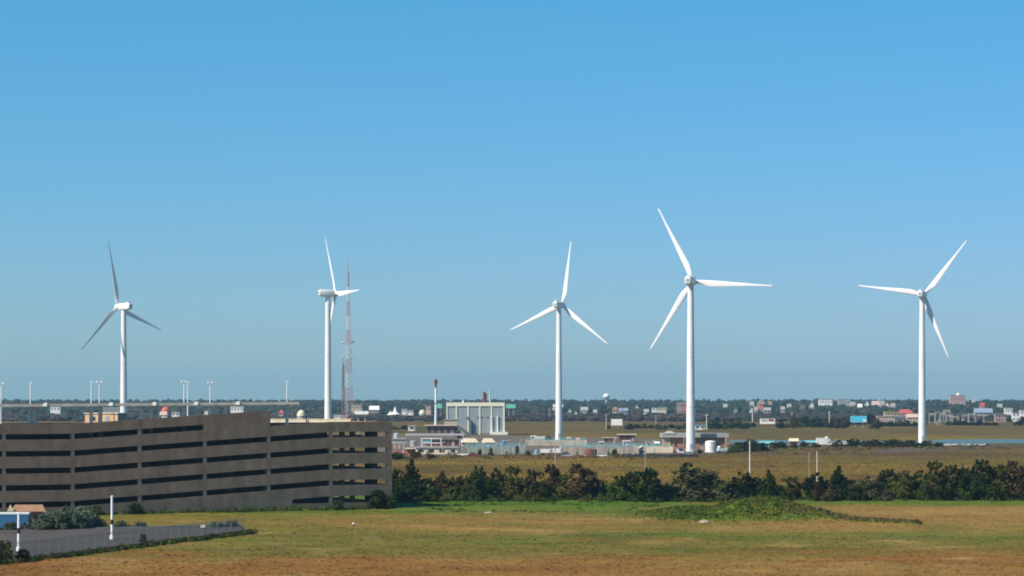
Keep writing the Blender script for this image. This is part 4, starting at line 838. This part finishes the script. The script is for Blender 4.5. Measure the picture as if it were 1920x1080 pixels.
for px, top, wd, kd, base in ((1386, 828, 34, 'green', 848), (1408, 824, 44, 'dark', 848), (1430, 830, 34, 'olive', 846), (1465, 828, 30, 'dark', 840), (1508, 828, 24, 'dark', 838), (1600, 822, 36, 'dark', 838), (1626, 826, 44, 'olive', 838), (1660, 826, 50, 'dark', 839), (1690, 827, 40, 'grey', 838), (1738, 826, 36, 'olive', 838), (1720, 829, 26, 'dark', 840), (1760, 829, 26, 'dark', 838), (1153, 841, 16, 'green', 854), (1028, 817, 18, 'dark', 833), (778, 842, 30, 'brown', 860), (745, 848, 36, 'dark', 862), (806, 846, 24, 'olive', 861), (920, 840, 14, 'olive', 854), (860, 806, 16, 'brown', 822), (1312, 842, 14, 'dark', 851), (1450, 829, 26, 'olive', 842), (1490, 830, 20, 'brown', 840), (1530, 830, 22, 'olive', 839), (1566, 829, 20, 'brown', 839), (1580, 828, 22, 'dark', 836), (1372, 833, 20, 'olive', 850), (1640, 824, 34, 'dark', 837), (1675, 823, 30, 'olive', 836), (1708, 825, 34, 'dark', 837), (900, 842, 12, 'green', 853), (1060, 846, 14, 'brown', 855), (990, 845, 12, 'olive', 854)):
    shrub(px, top, wd, kd, base, {'green': 'fresh green bush among the treatment plant and pond', 'dark': 'dark green bush among the treatment plant and pond', 'olive': 'olive bush among the treatment plant and pond', 'grey': 'grey green bush on the pond bank', 'brown': 'brown bush at the edge of the treatment plant'}[kd], PB)
pts = []
for _ in range(300):
    px = rnd.uniform(1290, 1960) if rnd.random() < .75 else rnd.uniform(735, 1290); base = rnd.uniform(838, 852) if px > 1290 else rnd.uniform(852, 862)
    if px > 1640: base = rnd.uniform(835, 843)
    d = dep(base); pts.append((gx(px, d), d, 0, rnd.uniform(1, 2.6), rnd.uniform(.5, 1.6), *rnd.choice((KIND['brown'], KIND['grey'], KIND['olive'], KIND['brown']))))
weeds('bank_scrub', pts, 'low brown scrub along the plant bank and pond edge', 'scrub', .4, 18)

# ------------------------------------------------------------------ utility poles
def utility(px, top, base, m, label, arm=True, r=.17):
    d = dep(base); H = gz(top, d); o = empty('utility_pole', (gx(px, d), d, 0), label, 'utility pole', rnd.uniform(-.3, .3), 'utility poles over the marsh')
    MB().tube((0, 0, -.3), (0, 0, H), r * 1.2, r * .85, 8).build('pole', m, o, True, angle=40)
    if arm:
        MB().box(-1.2, 1.2, -.08, .08, H - .9, H - .7).build('crossarm', m, o)
        for x in (-1.1, -.4, .4, 1.1): MB().lathe([(.08, H - .7), (.1, H - .55), (.05, H - .45)], 8, Matrix.Translation((x, 0, 0))).build('insulator', pale_steel, o)
for px, top, base, m_, lb, r in ((1406, 826, 908, woodpale, 'pale bare pole rising between the hedgerow and the olive bushes', .2), (1041, 829, 905, wood, 'grey utility pole in front of the white box trailers', .16), (1210, 836, 905, wood, 'thin grey utility pole in front of the cream pump cabin', .12), (1517, 846, 905, wood, 'faint thin utility pole beside a thicker one in the marsh', .11), (1532, 846, 906, woodpale, 'utility pole in the marsh between the hedgerow and white truck', .15),
                           (1137, 776, 806, wood, 'utility pole beside the plain white billboard', .45), (1230, 778, 803, wood, 'short utility pole behind the pavilion across the marsh', .3), (1325, 777, 806, woodpale, 'utility pole behind the control building roof', .35), (1411, 775, 802, woodpale, 'pale utility pole at the bushes before the white and red billboard', .4), (1485, 773, 802, wood, 'utility pole between the red billboard and the blue billboard', .4), (1555, 771, 802, woodpale, 'pale utility pole nearest to the blue billboard', .4), (1030, 766, 786, wood, 'far utility pole beside the white roadside sign', .4)):
    utility(px, top, base, m_, lb, r=r, arm=base < 900)

# ------------------------------------------------------------------ billboards and signs
def billboard(px0, px1, y0, y1, ybase, face, label, under=None, d=None, name='billboard'):
    d = d or dep(ybase); S = d / F; o = empty(name, (gx((px0 + px1) / 2, d), d, 0), label, 'billboard', math.radians(-6)); hw = (px1 - px0) * S / 2; z0, z1 = gz(y1, d), gz(y0, d)
    MB().box(-hw, hw, -.25, .25, z0, z1).build('panel', face, o); MB().box(-hw - .2, hw + .2, .26, .6, z0 - .1, z1 + .1).build('backing_frame', greywall, o)
    for x in (-hw * .5, hw * .5): MB().box(x - .35, x + .35, .3, .9, 0, z0 + .5).build('post', wood, o)
    MB().box(-hw, hw, -1.0, -.26, z0 - .4, z0 - .15).build('catwalk', under or greywall, o); return o
billboard(1146, 1167, 786, 797.5, 803, whitewall, 'plain white billboard standing in the marsh', redbrick)
o = billboard(1595, 1625, 780, 791.5, 801, skysign, 'sky blue billboard in front of the dark trees'); d = dep(801); S = d / F; MB().box(8 * S, 14 * S, -.34, -.26, gz(790.5, d), gz(786, d)).build('pale_graphic', whitewall, o)
o = billboard(1425, 1453, 785, 795, 802, whitewall, 'white billboard with a dark red panel beside the roadside bushes', maroon); d = dep(802); S = d / F; MB().box(2 * S, 12 * S, -.36, -.27, gz(790, d), gz(785.5, d)).build('red_graphic', maroon, o); MB().box(-11 * S, 0, -.36, -.27, gz(790.5, d), gz(785.5, d)).build('grey_graphic', greywall, o)
billboard(949, 967, 758, 765, 0, greenwall, 'bright green roadside sign beyond the process hall', d=3000); billboard(816, 829, 757, 765, 0, greenwall, 'green roadside sign behind the slender exhaust stack', d=3000); billboard(665, 691, 771, 776.5, 0, whitewall, 'long white sign panel on posts behind the garage roof', d=1500)
billboard(1037, 1056, 758, 763, 0, whitewall, 'upper white roadside sign behind the upright blade turbine tower', d=3100); billboard(1036, 1054, 764.5, 769, 0, pinkwall, 'lower pale roadside sign behind the upright blade turbine tower', d=3050)

# ------------------------------------------------------------------ lattice masts
def mast(px, d, H, w0, w1, bands, label, leg=.22, m0=mastred, m1=mastwhite):
    o = empty('lattice_mast', (gx(px, d), d, 0), label, 'radio mast', .4); n = bands; wof = lambda z: w1 + (w0 - w1) * max(0, 1 - z / (H * .86)) ** 1.0
    for s in range(n):
        z0, z1 = H * .9 * s / n, H * .9 * (s + 1) / n; b = MB(); sub = 3; mt = m0 if s % 2 == 0 else m1
        for q in range(sub):
            a0, a1 = z0 + (z1 - z0) * q / sub, z0 + (z1 - z0) * (q + 1) / sub
            P0 = [(wof(a0) / 1.73 * math.cos(2.094 * k), wof(a0) / 1.73 * math.sin(2.094 * k), a0) for k in range(3)]; P1 = [(wof(a1) / 1.73 * math.cos(2.094 * k), wof(a1) / 1.73 * math.sin(2.094 * k), a1) for k in range(3)]
            for k in range(3):
                b.tube(P0[k], P1[k], leg, n=5); b.tube(P0[k], P1[(k + 1) % 3], leg * .55, n=4); b.tube(P0[(k + 1) % 3], P1[k], leg * .55, n=4); b.tube(P1[k], P1[(k + 1) % 3], leg * .55, n=4)
        b.build('mast_section', mt, o)
    MB().tube((0, 0, H * .9), (0, 0, H), leg * 1.5, leg * .6, 8).build('antenna', m0, o); return o
MD = 2000.0
o = mast(653, MD, 26 + 265 / 2.5, 7.4, .8, 11, 'tall tapering red and white lattice radio mast behind the garage', .145)
for x, z, r in ((-4.6, 66, .9), (3.0, 67, 1.3), (-4.4, 55.5, .7), (4.2, 55.5, .7)):
    MB().lathe([(r, 0), (r * .9, .4), (.2, .7)], 14, Matrix.Translation((x, -1.0, z)) @ Matrix.Rotation(math.pi / 2, 4, 'X')).build('dish', mastwhite, o); MB().tube((x, -.5, z), (0, 0, z - .3), .14, n=5).build('dish_arm', mastwhite, o)
mast(643.5, 1980, 26 + 73 / 2.53, 3.2, 1.2, 6, 'shorter dark lattice mast beside the tall red and white one', .17, mat('mast_dark', (.12, .12, .13), .7), mat('mast_brown', (.20, .15, .14), .7))

# ------------------------------------------------------------------ distant town
mauve = mat('mauve_wall', (.36, .25, .24), .85)
bluegrey = mat('bluegrey_roof', (.22, .28, .38), .8)
SKIP = []
def far(px0, px1, yt, yv, d, wall, roof, style, label, cat='house', wins=(3, 2), name=None):
    SKIP.append((px0 - 2, px1 + 2, yv, d)); return building(name or cat.replace(' ', '_'), label, cat, px0, px1, yt, 0, wall, roof, style, d=d, wins=wins, door=True, winh=1.6)
FARS = [
 (1406,1414,752.5,758,4600,whitewall,roofgrey,'gable','small white gabled house in the woods left of the beige house'), (1420,1435,750.5,757.5,4600,tanwall,roofbrown,'hip','beige house with a hipped roof high among the distant trees'),
 (1440,1448,752,757,4700,pinkwall,roofbrown,'gable','pinkish house right of the beige hipped house'), (1406,1412,763,769,3700,whitewall,roofdark,'front','white gable fronted house at the wood edge'), (1414,1421,763,768.5,3700,whitewall,roofgrey,'gable','white low house beside the gable fronted one'),
 (1423,1431,761,766,3800,whitewall,roofred,'gable','white house with a red roof below the beige house'), (1432,1446,764,769,3750,mauve,roofgrey,'gable','mauve low house at the wood edge'), (1464,1472,762,768,3800,greywall,roofgrey,'gable','grey house at the wood edge beyond the red billboard'),
 (1536,1561,748.5,757.5,4700,whitewall,roofgrey,'flat','long pale apartment block left of the twin one, in the distant town'), (1572,1595,748.5,756,4700,greywall,roofgrey,'flat','grey white apartment block in the middle of the distant town'), (1594,1604,753.5,758.5,4600,whitewall,roofgrey,'gable','small white house below the grey white apartment block'),
 (1622,1629,750.5,758.5,4600,whitewall,roofdark,'front','narrow white gable fronted house in the distant town'), (1635,1650,752,757.5,4600,whitewall,pinkwall,'gable','white house with a pinkish roof in the distant town'), (1651,1659,751.5,758,4650,pinkwall,roofgrey,'gable','pink house in the distant town'), (1659,1667,754,760,4500,whitewall,roofred,'front','small white house with red gable roof in the distant town'),
 (1645,1676,780,787,2700,pinkwall,tanwall,'flat','long low pink store beyond the blue billboard'), (1659,1686,772.5,780,2900,tanwall,yellow,'flat','beige store with yellowish fascia behind the long pink store'), (1684,1713,767.5,780,2950,pinkwall,roofred,'hip','pink building with a red hipped roof near the pond turbine'),
 (1677,1699,780,793,2650,greywall,roofdark,'gable','dark grey gabled house in front of the stores'), (1700,1722,776,792,2600,tanwall,pinkwall,'gable','tan gabled house partly behind the pond turbine tower'),
 (1782,1811,741,755,4800,mat('rose_brick', (.40, .27, .24), .85),mauve,'flat','big rose brick hall on the skyline topped by a white dome'), (1822,1830,749,752.5,5200,tanwall,roofgrey,'gable','tiny cream house on the skyline right of the brick hall'),
 (1828,1862,765.5,777,3000,greywall,bluegrey,'gable','long shed with a blue grey roof beyond the substation'), (1866,1887,776,787,2700,mauve,roofgrey,'flat','mauve workshop beside the long blue roofed shed'), (1884,1899,765,770,3100,whitewall,whitewall,'flat','white warehouse behind the mauve workshop'), (1898,1912,773,783,2750,whitewall,bluegrey,'flat','white and blue depot at the edge of the marsh'), (1913,1934,769.5,776,2900,whitewall,whitewall,'flat','white roofed depot further along from the blue one'),
 (1148,1159,763,769,3600,tanwall,orange,'hip','orange roofed diner at the wood edge'), (1160,1166,765,769.5,3500,whitewall,bluegrey,'gable','small white and blue house beside the orange diner'), (1167,1178,765,768.5,3600,bluegrey,bluegrey,'gable','blue grey low shed right of the orange diner'), (1191,1197,759,763.5,4000,whitewall,roofgrey,'front','lone white house half hidden in the woods'),
 (1222,1234,764,771.5,3500,whitewall,teal,'flat','white shop with a turquoise roof at the wood edge'), (1234,1250,764,771.5,3500,cream,cream,'flat','cream shop adjoining the turquoise roofed one'), (1207,1217,767,772,3450,whitewall,roofgrey,'gable','white low house left of the turquoise roofed shop'), (1269,1279,755.5,769,3700,mauve,whitewall,'flat','mauve motel block with white top by the largest turbine'), (1279,1288,754.5,768,3700,mat('faded_red_wall', (.42, .18, .14), .8),whitewall,'flat','red motel block with white top by the largest turbine'),
 (1065,1071,766,771,3400,whitewall,roofgrey,'front','small white house right of the upright blade turbine'), (1077,1082,770,775.5,3200,whitewall,roofgrey,'front','tiny white house lower at the wood edge'), (1088,1103,763,772,3600,mat('pale_teal_wall', (.30, .42, .40), .8),roofgrey,'gable','pale teal gabled house in the woods'),
 (753,763,767,778,3300,whitewall,whitewall,'flat','white block next to the white peaked tent'), (764,775,768.5,778,3200,whitewall,mauve,'flat','white block with mauve roof right of the tent'), (798,808,761,777.5,3100,pinkwall,pinkwall,'flat','tall pink block left of the slender exhaust stack'),
 (432,456,762,770.5,3300,whitewall,whitewall,'flat','white flat hall under the garage canopy end'), (523,532,768.5,777,3100,pinkwall,roofred,'hip','pink house with red hipped roof behind the garage roof'), (659,679,758.5,766.5,3400,tanwall,tan,'flat','tan flat roofed store right of the red lattice mast'), (625,650,776,783,2400,whitewall,roofdark,'flat','low white warehouse right of the edge on turbine'), (692,711,761,766,3500,greywall,whitewall,'gable','grey house with a white roof beyond the tent'),
 (1476,1484,757,762,4200,whitewall,roofgrey,'gable','small white house in the woods between grey house and apartment blocks'), (1500,1510,759,764,4000,tanwall,roofdark,'gable','tan house with dark roof in the woods before the pale apartment block'), (1518,1526,754,759,4400,whitewall,roofbrown,'front','white gable fronted house just left of the pale apartment block'), (1608,1617,757,762,4200,greywall,whitewall,'gable','grey house with white roof below the apartment blocks'), (1670,1679,756,762,4200,whitewall,roofgrey,'gable','white house above the pink store'), (1838,1847,755,760,4400,tanwall,roofred,'gable','tan house with red roof right of the brick hall'), (1870,1880,757,762,4200,whitewall,roofgrey,'gable','white house in the woods above the white warehouse'), (1356,1364,757,762,4200,whitewall,roofgrey,'gable','white house alone in the woods past the largest turbine'), (1376,1383,764,769,3700,greywall,roofdark,'front','grey gable fronted house at the wood edge before the white ones'), (1112,1120,768,773,3400,whitewall,roofgrey,'gable','white low house right of the pale teal one'),
 (94,113,761.5,769,3300,whitewall,greywall,'flat','white building seen below the canopy at its far end'), (299,313,772,780,2900,whitewall,pinkwall,'gable','white house seen below the canopy beside the red dome'), (322,336,773,779,2900,whitewall,whitewall,'flat','white shed seen below the canopy right of the red dome'), (383,392,771,778,2900,pinkwall,roofgrey,'gable','pink house seen below the canopy'), (186,226,764.5,771,3200,greywall,whitewall,'flat','long grey hall with white roof seen below the canopy'),
]
for f_ in FARS: far(*f_[:9], cat='house' if 'house' in f_[8] else 'building', wins=(max(2, int((f_[1] - f_[0]) / 5)), 2))
o = bpy.data.objects.new('tmp', None)
hall = [q for q in C.objects if q.get('label', '').startswith('big rose brick')][0]
MB().lathe([(3.5, gz(741, 4800) - .1), (3.4, gz(741, 4800) + 1.2), (2.4, gz(741, 4800) + 3.0), (.2, gz(741, 4800) + 4.0)], 18, Matrix.Translation((1, 5, 0))).build('dome', whitewall, hall, True, angle=40)
def domed(px, w_, yt, yv, d, m, label, cat):
    SKIP.append((px - w_ / 2 - 2, px + w_ / 2 + 2, yv, d)); S = d / F; r = w_ * S / 2; H = gz(yt, d); o = empty('domed_hall', (gx(px, d), d, 0), label, cat)
    MB().lathe([(r, 0), (r, H * .5)], 24).build('drum', greywall, o); MB().lathe([(r + .3, H * .5), (r * .95, H * .72), (r * .65, H * .9), (r * .3, H * .98), (.1, H)], 24).build('dome', m, o, True, angle=50); MB().box(-1, 1, -r - .1, -r + .5, 0, 2.6).build('door', black, o)
domed(565, 16, 768.5, 781, 2700, cream, 'cream domed hall behind the garage roof', 'hall'); domed(311, 18, 762, 771, 3000, redpaint, 'red domed hall seen below the roof canopy', 'hall'); domed(792, 12, 768, 776, 3200, cream, 'small cream domed hall left of the pink block', 'hall')
# peaked tent
d = 2950; SKIP.append((728, 752, 779, d)); S = d / F; o = empty('peaked_tent', (gx(740, d), d, 0), 'white peaked marquee tent at the edge of the woods', 'tent'); zt = gz(762, d); ze = gz(777, d)
MB().lathe([(5.6, ze), (3.4, ze + 1.6), (1.7, ze + 4.2), (.7, ze + 7.2), (.15, zt)], 10, Matrix.Translation((0.6, 0, 0))).build('canopy', whitewall, o); MB().lathe([(4.0, ze - .4), (2.2, ze + 1.2), (.8, ze + 2.8), (.1, ze + 4)], 10, Matrix.Translation((-4.4, 0, 0))).build('side_canopy', whitewall, o)
for k in range(8): a = k * .785; MB().tube((5 * math.cos(a) + .6, 5 * math.sin(a), 0), (5 * math.cos(a) + .6, 5 * math.sin(a), ze + .4), .12, n=5).build('pole', steel, o)
# water tower
d = 5200; S = d / F; SKIP.append((1128, 1146, 746.5, d)); o = empty('water_tower', (gx(1137, d), d, 0), 'white spheroid water tower above the distant trees', 'water tower'); zc_ = gz(743.2, d)
MB().lathe([(1.6, zc_ - 7.5)] + [(6.6 * math.sin(a), zc_ - 5.4 * math.cos(a)) for a in [.35 + k * .25 for k in range(11)]] + [(.2, zc_ + 5.4)], 28).build('tank', white, o, True, angle=60); MB().lathe([(3.2, 0), (1.9, 4), (1.6, zc_ - 5)], 18).build('pedestal', white, o, True, angle=60)
# substation
def gantry_proto():
    o = empty('substation_gantry', (0, 0, 0), 'grey steel lattice gantry in the substation beyond the pond turbine', 'gantry', 0, 'substation gantries'); m_ = mat('substation_grey', (.36, .35, .33), .7)
    for x in (-4, 4):
        b = MB()
        for s in (-1, 1): b.tube((x + s * .9, 0, 0), (x, 0, 11), .3, .22, 5)
        for k in range(5): z = 1.5 + k * 2; q = .9 * (1 - z / 11); b.tube((x - q, 0, z), (x + q * .8, 0, z + 1.6), .12, n=4)
        b.build('leg', m_, o)
    b = MB(); b.tube((-4.4, 0, 10.6), (4.4, 0, 10.6), .24, n=5); b.tube((-4.4, 0, 9.5), (4.4, 0, 9.5), .2, n=5)
    for k in range(8): b.tube((-4 + k, 0, 9.5 if k % 2 else 10.6), (-3 + k, 0, 10.6 if k % 2 else 9.5), .12, n=4)
    b.build('beam', m_, o)
    for x in (-2.4, 0, 2.4): MB().lathe([(.22, 7.6), (.4, 8.2), (.4, 9.0), (.15, 9.5)], 8, Matrix.Translation((x, 0, 0))).build('insulator', mat('insulator_brown', (.30, .26, .24), .5), o)
    return o
gp_ = gantry_proto()
for i, (px, yb) in enumerate(((1748, 795), (1757, 793), (1768, 795), (1781, 793), (1790, 796), (1800, 793), (1811, 795), (1822, 793), (1775, 791), (1838, 793))):
    o = gp_ if i == 0 else copy_tree(gp_); d = dep(yb); o.location = (gx(px, d), d, 0); o.rotation_euler = (0, 0, rnd.uniform(-.5, .5)); o.scale = (rnd.uniform(.6, .9),) * 2 + (rnd.uniform(.7, 1.15),)
SKIP.append((1740, 1845, 793, 2700))
for px, w_, lb in ((1762, 8, 'grey transformer with cooling fins among the substation gantries'), (1806, 7, 'smaller grey transformer at the far side of the substation')):
    d = dep(796); o = empty('transformer', (gx(px, d), d, 0), lb, 'transformer'); MB().box(-w_ / 4, w_ / 4, 0, 2.4, .4, 3.6).build('tank', greywall, o)
    for k in range(6): MB().box(-w_ / 4 + k * w_ / 12, -w_ / 4 + k * w_ / 12 + .15, -.5, -.01, .6, 3.2).build('cooling_fin', greywall, o)
    for x in (-1, 0, 1): MB().lathe([(.2, 3.6), (.28, 4.2), (.1, 5.0)], 8, Matrix.Translation((x, 1.2, 0))).build('bushing', pinkwall, o)
    MB().box(-w_ / 3, w_ / 3, -.6, 2.8, 0, .4).build('pad', greywall, o)

# ------------------------------------------------------------------ tree belts beyond the marsh
TB = 'trees of the roadside belt'
def belt_mark(px):
    for lim, t in ((800, 'behind the pump house'), (1172, 'beside the plain white billboard'), (1235, 'behind the pavilion'), (1300, 'behind the control building'), (1390, 'past the control building'), (1420, 'by the pale utility pole'), (1462, 'behind the white and red billboard'), (1520, 'between the red and blue billboards'), (1560, 'by the pole near the blue billboard'), (1592, 'just before the blue billboard'), (1632, 'behind the blue billboard'), (1690, 'in front of the pink store'), (1745, 'in front of the tan gabled house'), (1815, 'in front of the substation'), (1880, 'in front of the blue roofed shed'), (9999, 'in front of the white depot')):
        if px < lim: return t
belt = [(px, rnd.uniform(792, 797), rnd.uniform(12, 22), rnd.uniform(803, 806)) for px in range(1182, 1292, 13)] + [(px, rnd.uniform(789, 795), rnd.uniform(14, 26), rnd.uniform(802, 806)) for px in range(1334, 1480, 13)]
belt += [(px, rnd.uniform(778, 786), rnd.uniform(18, 28), rnd.uniform(801, 804)) for px in range(1488, 1650, 12)] + [(px, rnd.uniform(786, 791), rnd.uniform(16, 26), 800) for px in range(1640, 1740, 15)]
belt += [(px, rnd.uniform(787, 792), rnd.uniform(16, 24), 798) for px in range(1780, 1875, 14)] + [(1140, 797, 14, 805), (1175, 797, 16, 805), (1912, 788, 24, 798), (760, 797, 24, 806), (735, 798, 26, 806)]
for px, top, wd, base in belt:
    if 1584 < px < 1636: base = 796.5; top = rnd.uniform(775, 781)
    elif 1418 < px < 1458 or 1142 < px < 1170: base -= 5; top += 3
    kd = rnd.choice(('dark', 'dark', 'green', 'olive', 'brown'))
    shrub(px, top, wd * 1.1, kd, base, {'dark': 'dark green', 'green': 'fresh green', 'olive': 'olive', 'brown': 'brown leaved'}[kd] + ' tree of the roadside belt ' + belt_mark(px), TB, name='tree')

# ------------------------------------------------------------------ woodland on the horizon
ICO = []
import bmesh
for k in range(5):
    bm = bmesh.new(); bmesh.ops.create_icosphere(bm, subdivisions=2, radius=1)
    for v in bm.verts: v.co *= 1 + .42 * noise.noise(v.co * 1.7 + Vector((k * 9, 0, 0))) + .25 * noise.noise(v.co * 4 + Vector((0, k * 5, 0)))
    ICO.append(([tuple(v.co) for v in bm.verts], [tuple(v.index for v in f.verts) for f in bm.faces])); bm.free()
def wood(name, n, dfun, hfun, cols, label, cat, wfun, pxr=(-60, 1980)):
    b = MB(); b.c = []
    for _ in range(n):
        d = dfun(); px = rnd.uniform(*pxr); x = gx(px, d); h = hfun(d, x); r = wfun()
        top = HOR + (EYE - h) * F / d; pr = r * F / d
        if any(d - r < sd_ and px + pr * .8 > a and px - pr * .8 < c and top < yv for a, c, yv, sd_ in SKIP): continue
        vs, fs = rnd.choice(ICO); i = len(b.v); a = rnd.uniform(0, 6.28); ca, sa = math.cos(a), math.sin(a); c = lerp(*rnd.choice(cols), rnd.random()); hz = h * .62
        for (vx, vy, vz) in vs: b.v.append((x + r * (vx * ca - vy * sa), d + r * (vx * sa + vy * ca), h * .44 + hz * .85 * vz)); b.c.append(c)
        b.f += [tuple(q + i for q in f) for f in fs]
    return tag(b.build(name, woodm), label, cat, kind='stuff')
woodm = attr_mat('woodland', .5, .45, .02, .35)
WG = [((0.010,0.020,0.012), (0.020,0.034,0.019)), ((0.014,0.025,0.014), (0.027,0.038,0.021)), ((0.030,0.032,0.020), (0.050,0.046,0.030))]
WB = [((0.034,0.028,0.024), (0.060,0.046,0.038)), ((0.020,0.026,0.016), (0.036,0.038,0.023))]
wood('far_woodland', 3600, lambda: rnd.uniform(3500, 6200) ** 1.0, lambda d, x: (9 + 9.5 * sm(3500, 5600, d)) * rnd.uniform(.8, 1.12) + 2.2 * N(x, d, 1 / 300.0, 3), WG, 'dark hazy woodland along the whole horizon', 'woodland', lambda: rnd.uniform(4.5, 9))
wood('far_scrub', 2200, lambda: rnd.uniform(2750, 3500), lambda d, x: rnd.uniform(2.2, 6.0), WB, 'brownish scrub in front of the horizon woodland', 'scrub', lambda: rnd.uniform(3, 7))

# ------------------------------------------------------------------ haze
hm = bpy.data.materials.new('haze_air'); hm.use_nodes = True; n_ = hm.node_tree.nodes; n_.remove(n_['Principled BSDF'])
pv = n_.new('ShaderNodeVolumePrincipled'); pv.inputs['Color'].default_value = (0.44, 0.74, 1.0, 1); pv.inputs['Density'].default_value = 5e-5; pv.inputs['Anisotropy'].default_value = 0.2
hm.node_tree.links.new(pv.outputs[0], n_['Material Output'].inputs['Volume'])
b = MB().box(-4800, 4800, -360, 14100, -1.5, 146); tag(b.build('haze', hm), kind='stuff')
